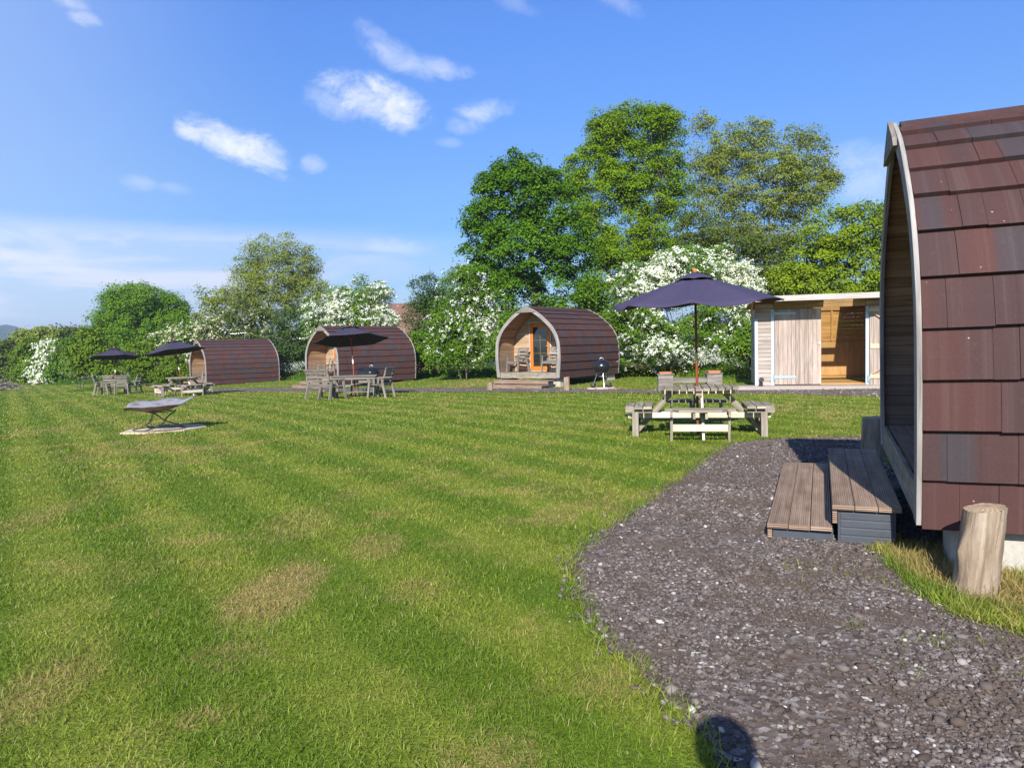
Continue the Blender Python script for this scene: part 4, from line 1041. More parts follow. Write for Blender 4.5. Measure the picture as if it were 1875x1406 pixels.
plank_door((D0+.015, -.035, .03), 0, D1-D0, 2.26, False, 'closed left door of vertical silvered planks with blue strap hinges')
plank_door((D2+.09, -.06, -.02), -.28, 1.25, 2.32, True, 'open right door showing its diagonal braces')
m = MB(); m.box((SW/2-.1, -.18, -.05), (SW+.9, .9, .1)); m.build('base_slab', M['pinkslab'], shed, .01)
gsp = S0+Matrix.Rotation(-yawS, 3, 'Z') @ Vector((.14, -.38, 0))
sp_ = thing('garden_spotlight', 'small black spotlight on the ground at the left corner of the shed', 'spotlight', gsp)
m = MB(); m.tube([(0, 0, 0), (0, 0, .12)], .055, 10); m.build('base', M['black_plastic'], sp_)
m = MB(); m.tube([(0, .05, .16), (0, -.06, .2)], [.05, .075], 12); m.build('lamp_head', M['black_plastic'], sp_)
#@@HOUSE
hs = thing('house', 'distant house with a brown clay tiled roof showing between two bushes', 'house', at(735, 660, 82))
hs.location.z = gz(hs.location.x, hs.location.y); hs.rotation_euler = (0, 0, .15)
m = MB(); m.box((0, 3, 1.9), (9, 6, 3.8)); m.build('wall', M['brick'], hs)
m = MB(); m.prism([(-4.9, -.5, 3.7), (-4.9, 6.5, 3.7), (-4.9, 3, 7.6)], (9.8, 0, 0)); rf = m.build('roof', M['clay'], hs)
m = MB(); m.box((-2.9, 3, 8), (.7, .7, 1.2)); m.build('chimney', M['brick'], rf)
for x in (-2, 2):
    m = MB(); m.box((x, -.01, 2.2), (1.2, .06, 1.2)); m.build('window', M['glass'], hs)
bp = thing('brush_pile', 'low heap of brown cut branches at the far left edge of the lawn', 'brush pile', on(2, 706, 58))
m = MB(); rr = random.Random(5)
for k in range(160):
    a = rr.uniform(0, 2*pi); r = rr.random()**.5*1.5; p = Vector((r*math.cos(a), r*math.sin(a)*.7, max(.03, (1.5-r)*.7*rr.random()))); d = Vector((rr.uniform(-1, 1), rr.uniform(-1, 1), rr.uniform(-.3, .3)))*.7
    m.tube([p-d, p+d], rr.uniform(.012, .035), 5)
m.build('branches', M['bark_pale'], bp)
# ================================================================== TREES AND BUSHES
SUNV = np.array([-math.sin(.2)*math.cos(.567), -math.cos(.2)*math.cos(.567), math.sin(.567)])
def unit(v): return v/(np.linalg.norm(v, axis=-1, keepdims=True)+1e-9)
def tubes_np(paths):
    """paths: list of (points Nx3, radii N) -> 5 sided tapered tubes with uv"""
    V, Fs, U, b = [], [], [], 0; n = 5
    for P, R in paths:
        P = np.asarray(P, float); m = len(P); T = unit(np.gradient(P, axis=0)); ref = np.array([.31, .95, .05])
        A = unit(np.cross(T, ref)); B = np.cross(T, A); ang = np.arange(n)*2*pi/n
        ring = P[:, None]+(A[:, None]*np.cos(ang)[None, :, None]+B[:, None]*np.sin(ang)[None, :, None])*np.asarray(R)[:, None, None]
        V.append(ring.reshape(-1, 3)); s = np.concatenate([[0], np.cumsum(np.linalg.norm(np.diff(P, axis=0), axis=1))]); o = random.random()*9
        for i in range(m-1):
            for k in range(n):
                k2 = (k+1) % n; Fs.append((b+i*n+k, b+i*n+k2, b+(i+1)*n+k2, b+(i+1)*n+k))
                U += [(s[i]+o, k*.1), (s[i]+o, k*.1+.1), (s[i+1]+o, k*.1+.1), (s[i+1]+o, k*.1)]
        b += m*n
    return np.concatenate(V), np.array(Fs), U
def leaves_np(C, sig, per, size, flat=.65, outc=None, up=.5, r=None, hang=0.0, droop=0, dome=False):
    n = len(C)*per; c = np.repeat(C, per, 0); sg = np.repeat(sig, per)[:, None]
    d = r.normal(0, 1, (n, 3))
    if dome:   # sprays of leaves lie over the top and sides of each branch end, leaving its underside open
        fl = r.uniform(0, 1, n) < dome; d2 = unit(d); d2[:, 2] = np.where(d2[:, 2] < -.2, -d2[:, 2], d2[:, 2]); d2 *= (1.5*r.uniform(.35, 1, n)**.45*r.uniform(.8, 1.2, n))[:, None]; d = np.where(fl[:, None], d2, d*np.minimum(1, 2.1/np.linalg.norm(d, axis=1))[:, None])
    else: d = d*np.minimum(1, 1.9/np.linalg.norm(d, axis=1))[:, None]
    P = c+d*sg*np.array([1, 1, flat])
    if droop: P[:, 2] -= droop*np.abs(d[:, 0])*sg[:, 0]
    nr = r.normal(0, 1, (n, 3))*.75+unit(P-c)*.45
    if outc is not None: nr += unit(P-outc)*.5
    nr[:, 2] = np.abs(nr[:, 2])*.7+up; nr = unit(nr)+SUNV*.3; nr = unit(nr)   # leaves turn towards the light
    a = unit(np.cross(nr, r.normal(0, 1, (n, 3)))); b = np.cross(nr, a); s = (size*r.uniform(.55, 1.35, n))[:, None]
    a2 = a.copy(); a2[:, 2] -= hang; a = unit(a2)
    return np.stack([P-a*s*.5, P+b*s*.36-a*s*.05, P+a*s*.5, P-b*s*.36-a*s*.05], 1).reshape(-1, 3), np.arange(4*n).reshape(-1, 4)
def tree(name, label, cat, base, Y, lobes, leaf, nclump, per, size, sig=.45, bark='bark', trunk=.2, seed=1, group=None, blossom=None, stems=1, limbs=14, limb_r=.07, fill=.5, zlow=.15, flat=.8, twigs=0, tpart='trunk', up=.3, depth=.85, bl_pat=1.6, spread=1.0, dome=.75):
    """lobes: (px, py, rx, ry) outline of the crown as surveyed in the photograph's pixels, at distance Y"""
    r = np.random.default_rng(seed); rr = random.Random(seed)
    b0 = at(base[0], base[1], Y); bz = gz(b0.x, b0.y); b0 = Vector((b0.x, b0.y, bz))
    root = thing(name, label, cat, b0, group=group); k = Y/F; L = []
    for (px, py, rx, ry) in lobes:
        p = at(px, py, Y)-b0; q = min(rx*k*depth, 3.2)
        L.append((p.x, p.y+rr.uniform(-.3, .3)*q, p.z, rx*k, q, ry*k))
    L = np.array(L); vol = L[:, 3]*L[:, 5]; idx = r.choice(len(L), nclump, p=vol/vol.sum())
    d = unit(r.normal(0, 1, (nclump, 3))); rad = (fill+(1-fill)*r.uniform(0, 1, nclump)**.6)[:, None]
    rad = rad*np.where(r.uniform(0, 1, (nclump, 1)) < .09, r.uniform(1.05, 1.28, (nclump, 1)), 1)
    C = L[idx, :3]+d*rad*L[idx, 3:]*.93
    C[:, 2] = np.maximum(C[:, 2], zlow+.25*r.uniform(0, 1, nclump))
    sg = sig*r.uniform(.65, 1.25, nclump); cen = np.average(L[:, :3], axis=0, weights=vol)
    # branches
    paths = []; top = C[:, 2].max(); nodes = []
    for s in range(stems):
        ox, oy = (0, 0) if stems == 1 else (r.normal(0, .5), r.normal(0, .3)); tx, ty = cen[0]*.5+ox*2.2*spread, cen[1]*.4+oy*1.6
        h = top*.72*(1 if s == 0 else r.uniform(.6, .95)); f = np.linspace(0, 1, 9)
        P = np.stack([ox*.3+(tx-ox*.3)*f**1.5+.06*np.sin(f*7+s), oy*.3+(ty-oy*.3)*f**1.5+.06*np.cos(f*6+s), -.25+(h+.25)*f], 1); R = trunk*(1-f*.86)*(1 if stems == 1 else .7); R[0] *= 1.35
        paths.append((P, R)); nodes += [(p, q) for p, q in zip(P[2:], R[2:])]
    order = r.permutation(nclump); main = order[:limbs]; rest = order[limbs:]
    def attach(ci, maxr, sag, rise=.2):
        c = C[ci]; N = np.array([n[0] for n in nodes]); dd = np.linalg.norm(N-c, axis=1)+np.maximum(0, N[:, 2]-c[2]+rise)*2.5
        j = int(np.argmin(dd)); p0, r0 = nodes[j]; f = np.linspace(0, 1, 6)[:, None]
        m = (p0+c)/2+np.array([0, 0, -sag*np.linalg.norm(c-p0)])+r.normal(0, .08, 3)*np.linalg.norm(c-p0)
        P = p0*(1-f)**2+2*m*f*(1-f)+c*f**2; ra = min(r0*.7, maxr); R = ra*(1-f[:, 0])+.006
        paths.append((P, R)); return [(p, q) for p, q in zip(P[1:], R[1:])]
    new = []
    for ci in main: new += attach(ci, limb_r, .12, .8)
    nodes += new
    for ci in rest[:int(len(rest)*.75)]: nodes += attach(ci, limb_r*.4, .06)
    if twigs:
        for ci in r.integers(0, nclump, twigs):
            c = C[ci]; e = c+unit(c-cen*np.array([1, 1, .6]))*r.uniform(.2, .7)+r.normal(0, .15, 3); paths.append((np.stack([c, (c+e)/2+r.normal(0, .05, 3), e]), np.array([.014, .01, .004])))
    V, Fs, U = tubes_np(paths); np_mesh(tpart, V, Fs, M[bark], root, U, True)
    V, Fs = leaves_np(C, sg, per, size, flat, cen, up, r, dome=dome); np_mesh('crown', V, Fs, M[leaf], root)
    if blossom:
        mat, nb, perb, bs, dens = blossom
        w = np.sin(C[:, 0]*bl_pat+seed)+np.sin(C[:, 2]*bl_pat*1.2+seed*2)+.8*np.sin(C[:, 1]*bl_pat+C[:, 0]); o = (C-cen)[:, 1]*-.25+(C-cen)[:, 2]*.33
        pr = np.exp(w*.65+o); pr /= pr.sum(); ci = r.choice(nclump, nb, p=pr); dd = unit(r.normal(0, 1, (nb, 3))+np.array([0, -.5, .5]))
        B = C[ci]+dd*(sg[ci]*1.2)[:, None]*np.array([1, 1, flat*1.1])
        ax = unit(dd*np.array([1, 1, .5])+r.normal(0, .35, (nb, 3))+np.array([0, 0, -.35])); ln = dens*r.uniform(1.2, 4.2, nb)   # blossom sits in sprays along the outer twigs
        f = r.uniform(-.5, 1, (nb, perb)); Pq = B[:, None]+ax[:, None]*(f*ln[:, None])[..., None]; Pq[..., 2] -= .25*ln[:, None]*np.maximum(f, 0)**2; Pq = Pq.reshape(-1, 3)
        V, Fs = leaves_np(Pq, np.full(len(Pq), dens*.38), 1, bs, .8, cen, .6, r); np_mesh('blossom', V, Fs, M[mat], root)
    return root
GT = 'trees and bushes behind the pods'
tree('maple_tree', 'broad dark green tree directly behind the pod with the orange door', 'tree', (985, 690), 37,
     [(955, 355, 62, 62), (905, 375, 40, 62), (1000, 385, 55, 70), (885, 450, 46, 44), (950, 460, 80, 70), (1045, 470, 50, 48), (880, 525, 42, 48), (1030, 545, 66, 52), (940, 560, 70, 60), (1080, 560, 34, 50), (868, 400, 18, 28), (1045, 415, 40, 40), (945, 305, 24, 24), (985, 310, 24, 22), (912, 312, 14, 24)],
     'leaf_dark', 440, 200, .13, .36, trunk=.3, seed=11, group=GT, limbs=18, fill=.62, flat=.9, dome=.9)
tree('tall_tree', 'tallest tree, bright green and fully leafed above with bare limbs showing low in its crown', 'tree', (1178, 660), 43,
     [(1168, 235, 66, 46), (1118, 250, 42, 42), (1210, 225, 30, 30), (1088, 300, 42, 40), (1160, 300, 80, 50), (1230, 280, 30, 60), (1050, 310, 34, 22), (1100, 365, 60, 40), (1190, 365, 70, 42), (1240, 365, 34, 46), (1110, 240, 34, 30), (1200, 225, 40, 26), (1040, 340, 40, 34), (1060, 385, 44, 40), (1140, 340, 60, 40), (1210, 310, 50, 40), (1070, 405, 34, 26), (1215, 430, 52, 34), (1165, 430, 30, 60), (1205, 440, 26, 60), (1170, 500, 60, 50), (1100, 480, 40, 40), (1080, 440, 50, 36), (1140, 470, 50, 40), (1245, 470, 40, 36), (1110, 440, 26, 20)],
     'leaf_bright', 900, 190, .105, .34, trunk=.3, seed=5, group=GT, limbs=60, limb_r=.12, stems=8, spread=1.6, fill=.5, flat=.8, bark='bark', twigs=120)
tree('sparse_ash_tree', 'thin open crowned tree with blue sky showing through, right of the tallest tree', 'tree', (1392, 655), 45,
     [(1290, 275, 38, 52), (1345, 295, 45, 52), (1400, 300, 45, 55), (1455, 285, 45, 50), (1495, 300, 36, 46), (1300, 370, 45, 46), (1370, 385, 60, 50), (1450, 370, 60, 50), (1515, 330, 24, 34), (1400, 440, 80, 45), (1320, 440, 40, 40), (1290, 225, 24, 20), (1400, 240, 30, 22), (1470, 245, 30, 22), (1330, 330, 66, 66), (1420, 345, 76, 66), (1365, 262, 44, 40), (1480, 350, 56, 56), (1285, 330, 40, 50), (1440, 430, 70, 50), (1340, 250, 30, 24)],
     'leaf_olive', 900, 95, .105, .34, bark='bark_pale', trunk=.24, seed=8, group=GT, limbs=60, limb_r=.09, stems=7, spread=1.8, fill=.3, flat=.7, twigs=400)
tree('bushy_tree', 'yellow green bushy tree above the shed roof', 'tree', (1565, 650), 34,
     [(1520, 430, 52, 46), (1585, 420, 44, 50), (1640, 440, 44, 62), (1700, 470, 50, 66), (1490, 480, 46, 36), (1560, 500, 84, 56), (1650, 540, 70, 60), (1500, 540, 60, 50), (1580, 585, 90, 50), (1450, 520, 34, 40), (1470, 600, 50, 50)],
     'leaf_lime', 560, 170, .105, .34, trunk=.16, seed=21, group=GT, stems=5, limbs=26, fill=.5, twigs=120)
tree('dull_bush', 'dull olive bush between the blossoming hawthorn and the yellow green tree', 'bush', (1430, 655), 37.5,
     [(1400, 480, 40, 42), (1450, 470, 42, 46), (1430, 545, 70, 56), (1480, 570, 60, 60), (1390, 590, 50, 60), (1290, 430, 50, 44), (1350, 450, 60, 44), (1400, 540, 60, 50), (1330, 500, 60, 40), (1260, 470, 40, 40)],
     'leaf_dull', 420, 140, .105, .36, trunk=.12, seed=33, group=GT, stems=5, limbs=24, fill=.4, twigs=160)
tree('hawthorn', 'largest hawthorn white with blossom behind the purple parasol', 'hawthorn', (1250, 668), 31.5,
     [(1205, 500, 70, 40), (1160, 545, 50, 44), (1255, 505, 66, 50), (1310, 500, 60, 40), (1352, 530, 36, 44), (1240, 575, 110, 46), (1330, 590, 60, 50), (1165, 605, 52, 44), (1250, 630, 120, 36), (1370, 620, 30, 44), (1150, 650, 44, 24), (1220, 655, 60, 20), (1310, 655, 60, 20)],
     'leaf_haw', 560, 170, .078, .3, zlow=.05, trunk=.07, seed=41, group=GT, stems=5, limbs=26, fill=.55, blossom=('blossom', 3000, 26, .068, .1))
tree('hawthorn', 'hawthorn with drooping white sprays between the middle pod and the orange doored pod', 'hawthorn', (850, 672), 36.5,
     [(850, 525, 40, 36), (875, 560, 40, 50), (822, 575, 32, 36), (845, 610, 50, 44), (800, 610, 24, 34), (890, 625, 34, 44), (830, 640, 44, 30), (860, 655, 46, 20), (815, 660, 34, 16)],
     'leaf_haw', 330, 150, .09, .3, zlow=.05, trunk=.06, seed=43, group=GT, stems=4, limbs=18, fill=.5, blossom=('blossom', 620, 26, .075, .12), bl_pat=1.1)
tree('hawthorn', 'rounded hawthorn covered in cream blossom rising behind the pod with the tilted parasol', 'hawthorn', (645, 650), 47,
     [(665, 545, 46, 34), (635, 560, 50, 34), (690, 560, 36, 34), (585, 575, 34, 28), (660, 590, 60, 36), (600, 605, 46, 30), (690, 600, 40, 30)],
     'leaf_haw', 260, 130, .105, .36, trunk=.12, seed=47, group=GT, stems=4, limbs=18, fill=.5, blossom=('blossom', 1300, 26, .078, .14))
tree('evergreen_bush', 'dark grey green bush just right of the distant brown roof', 'bush', (785, 660), 43,
     [(785, 540, 34, 34), (770, 585, 36, 40), (805, 580, 34, 46), (785, 625, 46, 44), (758, 640, 26, 30)], 'leaf_yew', 200, 95, .11, .34, trunk=.1, seed=53, group=GT, stems=4, limbs=16, fill=.45, twigs=120)
tree('open_tree', 'airy round crowned tree with thin olive leaves behind the farthest pod', 'tree', (512, 660), 60,
     [(500, 465, 60, 34), (455, 500, 40, 36), (545, 490, 46, 40), (500, 520, 76, 40), (440, 545, 40, 28), (560, 535, 40, 34), (500, 565, 70, 36), (590, 550, 24, 24)],
     'leaf_olive', 560, 80, .125, .4, bark='bark_pale', trunk=.26, seed=61, group=GT, limbs=60, limb_r=.1, stems=5, spread=1.8, flat=.9, fill=.3, twigs=260)
tree('slim_tree', 'small thin leaved tree between the round green tree and the airy tree', 'tree', (395, 665), 62,
     [(385, 545, 30, 26), (405, 570, 30, 30), (375, 585, 26, 30), (395, 615, 40, 30)], 'leaf_olive', 100, 34, .2, .42, trunk=.12, seed=63, group=GT, limbs=16, limb_r=.06, fill=.3, twigs=70, stems=2)
tree('round_tree', 'dense round bright green tree standing above the hedge on the left', 'tree', (262, 668), 78,
     [(255, 555, 56, 32), (220, 580, 44, 36), (300, 575, 42, 36), (255, 600, 78, 42), (205, 615, 36, 34), (320, 605, 34, 34), (260, 640, 80, 34)], 'leaf_oak', 620, 190, .18, .55, trunk=.3, seed=67, group=GT, limbs=16, fill=.6, flat=1.0, dome=.7)
tree('hawthorn', 'low spreading hawthorn in cream blossom behind the parasol of the farthest pod', 'hawthorn', (325, 690), 54,
     [(320, 620, 34, 22), (285, 645, 30, 30), (350, 615, 36, 22), (380, 610, 30, 22), (310, 665, 44, 30), (345, 650, 44, 34), (280, 672, 20, 22)],
     'leaf_haw', 230, 80, .15, .4, trunk=.1, seed=71, group=GT, stems=4, limbs=16, fill=.5, blossom=('blossom_old', 1500, 12, .13, .14))
tree('hedge_bush', 'brownish olive bush with faded blossom behind the ridge of the farthest pod', 'bush', (440, 690), 54,
     [(420, 590, 34, 22), (455, 580, 40, 26), (430, 620, 56, 34), (490, 610, 40, 36), (400, 650, 50, 40), (470, 650, 60, 40)], 'leaf_dull', 240, 80, .15, .42, trunk=.12, seed=73, group=GT, stems=5, limbs=18, fill=.5, twigs=140, blossom=('blossom_old', 330, 9, .12, .13))
tree('hedge_bush', 'dark dull green bush filling the gap between the two left pods', 'bush', (545, 692), 51,
     [(545, 600, 44, 34), (510, 630, 34, 40), (560, 640, 44, 44), (530, 665, 46, 30), (580, 625, 30, 34)], 'leaf_yew', 230, 90, .13, .38, trunk=.1, seed=79, group=GT, stems=5, limbs=18, fill=.5, twigs=80)
tree('hedge_bush', 'dark leafy bush at the right rear corner of the middle pod', 'bush', (770, 682), 40,
     [(765, 640, 30, 34), (790, 655, 34, 26), (750, 660, 24, 22)], 'leaf_haw', 100, 80, .12, .32, trunk=.08, seed=83, group=GT, stems=3, limbs=10, fill=.4)
tree('hedge_bush', 'deep green understorey bush behind the roof of the pod with the orange door', 'bush', (1050, 672), 35,
     [(960, 610, 50, 44), (1030, 610, 50, 40), (1100, 600, 40, 50), (1120, 640, 40, 30), (1060, 640, 60, 34), (920, 640, 34, 34), (1100, 545, 34, 40), (1125, 580, 30, 40)], 'leaf_haw', 300, 85, .12, .36, trunk=.1, seed=87, group=GT, stems=4, limbs=14, fill=.4)
tree('hedge_bush', 'low green bush by the left corner of the shed', 'bush', (1372, 668), 27.8,
     [(1372, 630, 26, 30), (1395, 645, 30, 26), (1350, 650, 20, 18)], 'leaf_haw', 90, 90, .1, .26, trunk=.06, seed=89, group=GT, stems=3, limbs=8, fill=.4)
GH = 'trees and bushes of the left hedge'
for (lab, cat, nm, base, Y, lobes, leaf, n, per, sz, sd, bl) in [
    ('lime green leafy bush low in the hedge right of the farthest table', 'bush', 'hedge_bush', (275, 703), 50, [(262, 645, 26, 22), (285, 665, 28, 24), (255, 675, 30, 22), (300, 685, 30, 14)], 'leaf_hedge', 130, 80, .14, 3, None),
    ('bright lime bush at the foot of the cream hawthorn left of the farthest pod', 'bush', 'hedge_bush', (318, 700), 47.5, [(318, 668, 22, 24), (335, 685, 20, 16), (300, 690, 20, 12)], 'leaf_hedge', 90, 80, .12, 4, None),
    ('feathery yellow green young tree in the rough grass left of the farthest table', 'tree', 'young_tree', (147, 706), 52, [(165, 625, 24, 20), (148, 650, 26, 24), (180, 655, 30, 28), (150, 680, 24, 16), (195, 682, 24, 18)], 'leaf_hedge', 150, 60, .17, 5, None),
    ('dark green bush right of the white hawthorn in the left hedge', 'bush', 'hedge_bush', (122, 702), 68, [(122, 640, 22, 18), (112, 665, 24, 24), (135, 675, 26, 24), (118, 690, 30, 14)], 'leaf_haw', 130, 80, .2, 6, None),
    ('white blossoming hawthorn in the middle of the left hedge', 'hawthorn', 'hawthorn', (84, 703), 70, [(95, 640, 16, 18), (84, 662, 20, 16), (74, 685, 18, 14), (90, 690, 20, 12)], 'leaf_haw', 120, 70, .2, 7, ('blossom', 750, 12, .17, .2)),
    ('bright yellow green bush near the left end of the hedge', 'bush', 'hedge_bush', (55, 704), 72, [(65, 640, 24, 16), (48, 660, 22, 20), (62, 680, 30, 20), (38, 690, 20, 14)], 'leaf_hedge', 150, 80, .22, 8, None),
    ('olive brown rounded tree behind the bright bush, below the blue hill', 'tree', 'hedge_tree', (60, 700), 88, [(60, 620, 34, 18), (30, 650, 30, 30), (90, 625, 34, 22), (70, 655, 60, 34)], 'leaf_olive', 200, 90, .28, 9, None),
    ('greyish green rounded tree behind the left hedge, nearest the round bright tree', 'tree', 'hedge_tree', (135, 700), 92, [(125, 615, 30, 16), (150, 620, 26, 20), (110, 640, 34, 30), (150, 655, 44, 34)], 'leaf_dull', 190, 90, .28, 10, None),
    ('dark tree cut by the left edge of the view', 'tree', 'hedge_tree', (-8, 702), 84, [(5, 645, 22, 18), (-20, 650, 34, 26), (0, 675, 34, 26), (-50, 660, 40, 40)], 'leaf_dull', 190, 90, .26, 11, None)]:
    tree(nm, lab, cat, base, Y, lobes, leaf, n, per, sz, sz*2.1, trunk=.06, zlow=.05, seed=sd, group=GH, stems=3, limbs=10, fill=.45, blossom=bl, bl_pat=.8)
# a far wood closes the horizon behind the hedge
n = 500; X = rng.uniform(-150, 70, n); Yw = rng.uniform(105, 140, n); C = np.stack([X, Yw, g(X, Yw)+rng.uniform(.5, 1, n)*rng.uniform(1.5, 4.5, n)], 1)
V, Fs = leaves_np(C, np.full(n, 1.5), 50, .65, .7, None, .5, rng); tag(np_mesh('far_wood', V, Fs, M['leaf_dull']), kind='stuff')
# ---- the photographer, standing just behind the view point; only the shadow falls into the picture
def skin_body(name, pts, edges, mat, parent, lev=2):
    me = bpy.data.meshes.new(name); me.from_pydata([p[:3] for p in pts], edges, []); o = bpy.data.objects.new(name, me); col.objects.link(o); o.parent = parent
    sk = o.modifiers.new('skin', 'SKIN'); sk.use_smooth_shade = True; ss_ = o.modifiers.new('sub', 'SUBSURF'); ss_.levels = lev; ss_.render_levels = lev
    for v, p in zip(me.skin_vertices[0].data, pts): v.radius = (p[3], p[4] if len(p) > 4 else p[3])
    me.skin_vertices[0].data[0].use_root = True; me.materials.append(mat); return o
pr = thing('person', 'person standing at the view point holding a phone, casting the rounded shadow on the gravel', 'person', (.16, -.22, gz(.16, -.22)))
P = [(0, 0, 1.0, .15, .11), (0, 0, 1.22, .145, .1), (0, -.01, 1.42, .17, .11), (0, -.005, 1.53, .1, .08), (0, .01, 1.6, .055), (0, .02, 1.68, .075, .085), (0, .02, 1.78, .085, .1), (0, .015, 1.85, .06, .075)]
E_ = [(0, 1), (1, 2), (2, 3), (3, 4), (4, 5), (5, 6), (6, 7)]
for s in (-1, 1):
    b = len(P); P += [(s*.2, -.01, 1.48, .06), (s*.27, .03, 1.22, .045), (s*.16-.06, .14, 1.34, .034), (s*.085-.13, .16, 1.4, .028, .022)]; E_ += [(2, b), (b, b+1), (b+1, b+2), (b+2, b+3)]
    for k in range(4): q = len(P); P += [(s*.06-.16, .165, 1.435-.02*k, .009), (s*.035-.16, .172, 1.44-.02*k, .008)]; E_ += [(b+3, q), (q, q+1)]
    q = len(P); P += [(s*.07-.15, .13, 1.45, .01), (s*.045-.15, .135, 1.47, .009)]; E_ += [(b+3, q), (q, q+1)]
    b = len(P); P += [(s*.1, 0, .92, .1), (s*.11, .01, .5, .062), (s*.12, -.02, .1, .042), (s*.13, .1, .035, .038, .03)]; E_ += [(0, b), (b, b+1), (b+1, b+2), (b+2, b+3)]
skin_body('body', P, E_, M['skin'], pr)
P = [(0, 0, .98, .165, .125), (0, 0, 1.22, .16, .115), (0, -.01, 1.42, .185, .125), (0, -.005, 1.52, .11, .09)]; E_ = [(0, 1), (1, 2), (2, 3)]
for s in (-1, 1): b = len(P); P += [(s*.21, -.01, 1.48, .072), (s*.26, .02, 1.28, .06)]; E_ += [(2, b), (b, b+1)]
skin_body('shirt', P, E_, M['navy_cloth'], pr)
P = [(0, 0, 1.0, .165, .125)]; E_ = []
for s in (-1, 1): b = len(P); P += [(s*.1, 0, .9, .112), (s*.11, .01, .5, .076), (s*.12, -.02, .08, .06)]; E_ += [(0, b), (b, b+1), (b+1, b+2)]
skin_body('trousers', P, E_, M['navy_cloth'], pr)
m = MB(); m.lathe([(.001, .125), (.06, .11), (.1, .06), (.108, 0), (.1, -.05)], 20, (0, 0, 1.775)); m.build('hair', M['hair'], pr)
m = MB(); m.lathe([(.012, .02), (.016, 0), (.001, -.01)], 10, (0, .125, 1.735)); m.build('nose', M['skin'], pr)
ph = MB(); ph.box((0, 0, 0), (.15, .008, .072)); ph_ = tag(ph.build('phone', M['black_plastic'], None, .003), 'black phone held up in the hands of the person at the view point', 'phone'); ph_.location = (0, -.045, CZ)
# ---- the air: an even pale haze round the whole site, the sky outside it
m = MB(); m.box((0, 1450, 42), (6400, 3700, 90)); t = NT('even_haze'); pv = t.n('ShaderNodeVolumePrincipled'); pv.inputs['Color'].default_value = (.62, .76, 1, 1); pv.inputs['Density'].default_value = .00042; pv.inputs['Anisotropy'].default_value = .2
t.l(pv.outputs[0], t.out.inputs[1]); M['haze'] = t.m; tag(m.build('haze', t.m), kind='stuff')
# ================================================================== LIGHT, SKY, CAMERA
AZ, EL = math.radians(11.5), math.radians(32.5)
sun = bpy.data.lights.new('sun', 'SUN'); sun.energy = 5.0; sun.angle = math.radians(.53); sun.color = (1, .96, .895)
so = bpy.data.objects.new('sun', sun); col.objects.link(so)
so.rotation_euler = Vector((math.sin(AZ)*math.cos(EL), math.cos(AZ)*math.cos(EL), -math.sin(EL))).to_track_quat('-Z', 'Y').to_euler()
so.location = (-10, -20, 30)
w = bpy.data.worlds.new('World'); scene.world = w; w.use_nodes = True; T = NT.__new__(NT); T.t = w.node_tree; T.t.nodes.clear()
out = T.n('ShaderNodeOutputWorld'); bg = T.n('ShaderNodeBackground'); T.l(bg.outputs[0], out.inputs[0])
sky = T.n('ShaderNodeTexSky', sky_type='NISHITA'); sky.sun_disc = False; sky.sun_elevation = EL; sky.sun_rotation = pi+AZ
sky.altitude = 100; sky.air_density = 1.0; sky.dust_density = .6; sky.ozone_density = 3.0
D = T.n('ShaderNodeTexCoord').outputs['Generated']
hs_ = T.n('ShaderNodeHueSaturation'); hs_.inputs['Saturation'].default_value = 1.12; T.l(sky.outputs[0], hs_.inputs['Color']); skyc = hs_.outputs[0]
_sz = T.n('ShaderNodeSeparateXYZ'); T.l(T.n('ShaderNodeTexCoord').outputs['Generated'], _sz.inputs[0])
skyc = T.mix(1, skyc, T.ramp(_sz.outputs[2], [(0, (.6, .68, .82)), (.1, (.55, .68, .86)), (.16, (.56, .72, .95)), (.21, (.66, .78, .98)), (.39, (.74, .93, 1.0)), (.7, (.74, .93, 1.0))]), 'MULTIPLY')
skyc = T.mix(1, skyc, T.ramp(_sz.outputs[2], [(0, (.75, .75, .75)), (.21, (.75, .75, .76)), (.39, (.75, .75, 1.0)), (.7, (.75, .75, 1.0))]), 'MULTIPLY')
skyc = T.mix(1, skyc, (1.21, 1.21, 1.21), 'MULTIPLY')
nd = T.noise(T.map(D, (1, 1, 1.5)), 24, 7, .66, .5); nf = T.noise(T.map(D, (1, 1, 1.4)), 75, 6, .7, 1.0); nd2 = T.noise(T.map(D, (1, 1, 6)), 4.5, 6, .62, .5)
def dot(v):
    x = T.n('ShaderNodeVectorMath', operation='DOT_PRODUCT'); T.l(D, x.inputs[0]); x.inputs[1].default_value = v; return x.outputs['Value']
CL = [(430, 265, 70, 24, .35, .95), (482, 282, 48, 26, .35, .95), (350, 243, 26, 12, .3, .75), (690, 185, 78, 34, .2, .95), (725, 200, 44, 30, .4, .8), (610, 190, 40, 22, .2, .4), (735, 105, 60, 22, .35, .42), (800, 125, 46, 16, .1, .42), (690, 70, 34, 16, .5, .3), (885, 205, 42, 16, -.15, .55), (850, 230, 26, 14, 0, .35), (572, 300, 20, 16, 0, .35), (155, 35, 24, 13, 0, .45), (130, 5, 26, 12, 0, .4), (255, 336, 26, 12, 0, .25), (318, 346, 26, 10, 0, .2), (1590, 320, 70, 46, 0, .42), (1560, 280, 40, 20, 0, .25), (720, 452, 54, 14, .1, .4), (1130, 5, 40, 14, .4, .2), (940, 5, 40, 14, .4, .15), (822, 262, 20, 8, 0, .2)]
tot = None
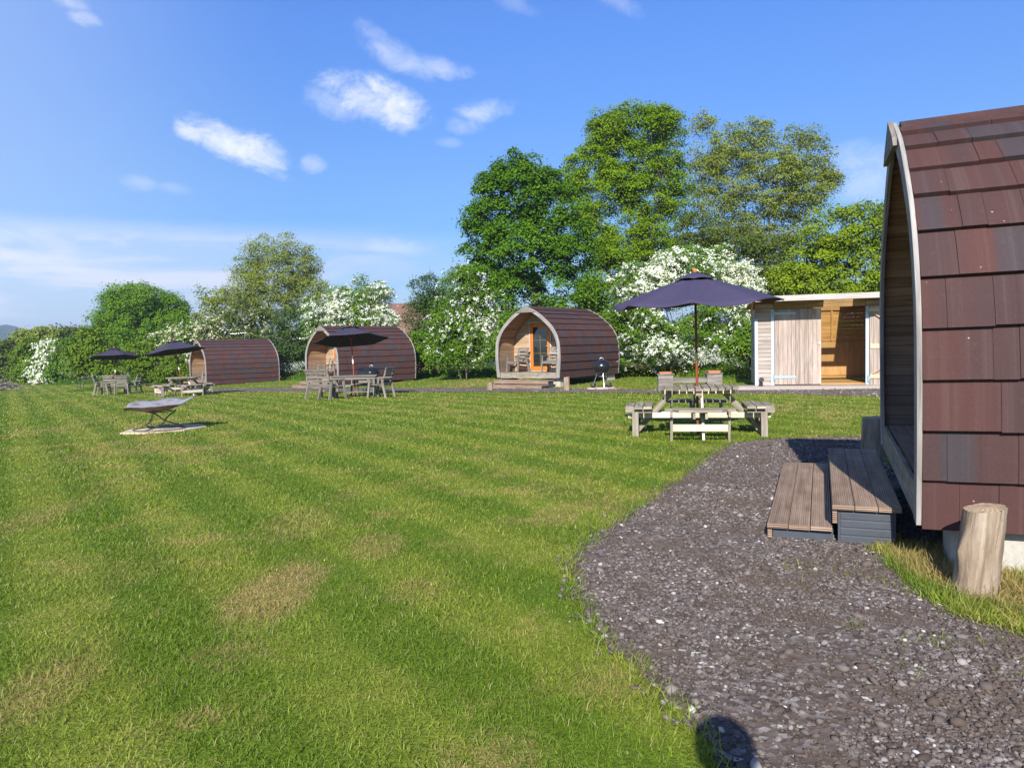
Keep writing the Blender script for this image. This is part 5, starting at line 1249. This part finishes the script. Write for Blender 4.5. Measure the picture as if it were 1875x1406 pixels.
for (px, py, rx, ry, tilt, k) in CL:
    c = ray(px, py).normalized(); ex = (ray(px+10*math.cos(tilt), py+10*math.sin(tilt)).normalized()-c); ey = (ray(px-10*math.sin(tilt), py+10*math.cos(tilt)).normalized()-c)
    sx, sy = ex.length/10, ey.length/10; ex.normalize(); ey.normalize()
    u = T.math('DIVIDE', T.math('SUBTRACT', dot(ex), c.dot(ex)), rx*sx); v = T.math('DIVIDE', T.math('SUBTRACT', dot(ey), c.dot(ey)), ry*sy)
    r2 = T.math('ADD', T.math('MULTIPLY', u, u), T.math('MULTIPLY', v, v)); r2 = T.math('ADD', r2, T.math('ADD', T.math('MULTIPLY', T.math('SUBTRACT', nd, .5), 5.5), T.math('MULTIPLY', T.math('SUBTRACT', nf, .5), 1.6)))
    m_ = T.math('MULTIPLY', T.math('MULTIPLY', T.smooth(r2, 2.4, -1.2), min(1, k*1.1)), T.smooth(dot(c), .9, .93)); tot = m_ if tot is None else T.math('MAXIMUM', tot, m_)
# thin cloud bank low on the left
sz = T.n('ShaderNodeSeparateXYZ'); T.l(D, sz.inputs[0]); el = sz.outputs[2]
azl = T.math('DIVIDE', sz.outputs[0], T.math('MAXIMUM', sz.outputs[1], .05))
band = T.math('MULTIPLY', T.smooth(T.math('ADD', el, T.math('MULTIPLY', T.math('SUBTRACT', nd2, .5), .05)), .172, .13), T.smooth(azl, .05, -.45))
band = T.math('MULTIPLY', band, T.math('ADD', .3, T.math('MULTIPLY', T.smooth(nd2, .38, .62), .7)))
skyc = T.mix(T.math('MULTIPLY', band, T.smooth(sz.outputs[1], 0, .2)), skyc, (5.0, 5.25, 6.1))
skyc = T.mix(T.math('MULTIPLY', T.math('MULTIPLY', T.smooth(azl, -.25, -.75), T.smooth(sz.outputs[1], 0, .2)), .2), skyc, (5.6, 6.8, 8.6))
cl = T.mix(tot, skyc, (5.8, 6.05, 6.5)); T.l(cl, bg.inputs[0]); bg.inputs[1].default_value = .1
cam = bpy.data.cameras.new('camera'); co = bpy.data.objects.new('camera', cam); col.objects.link(co)
cam.sensor_width = 36; cam.lens = 36*F/IW; cam.clip_start = .05; cam.clip_end = 6000
co.matrix_world = Matrix.Translation((0, 0, CZ)) @ Matrix.Rotation(pi/2-PITCH, 4, 'X') @ Matrix.Rotation(-ROLL, 4, 'Z')
scene.camera = co
vs = scene.view_settings; vs.view_transform = 'Standard'; vs.look = 'None'; vs.exposure = .82; vs.gamma = 1
scene.cycles.max_bounces = 8; scene.cycles.transparent_max_bounces = 8; scene.cycles.use_denoising = True
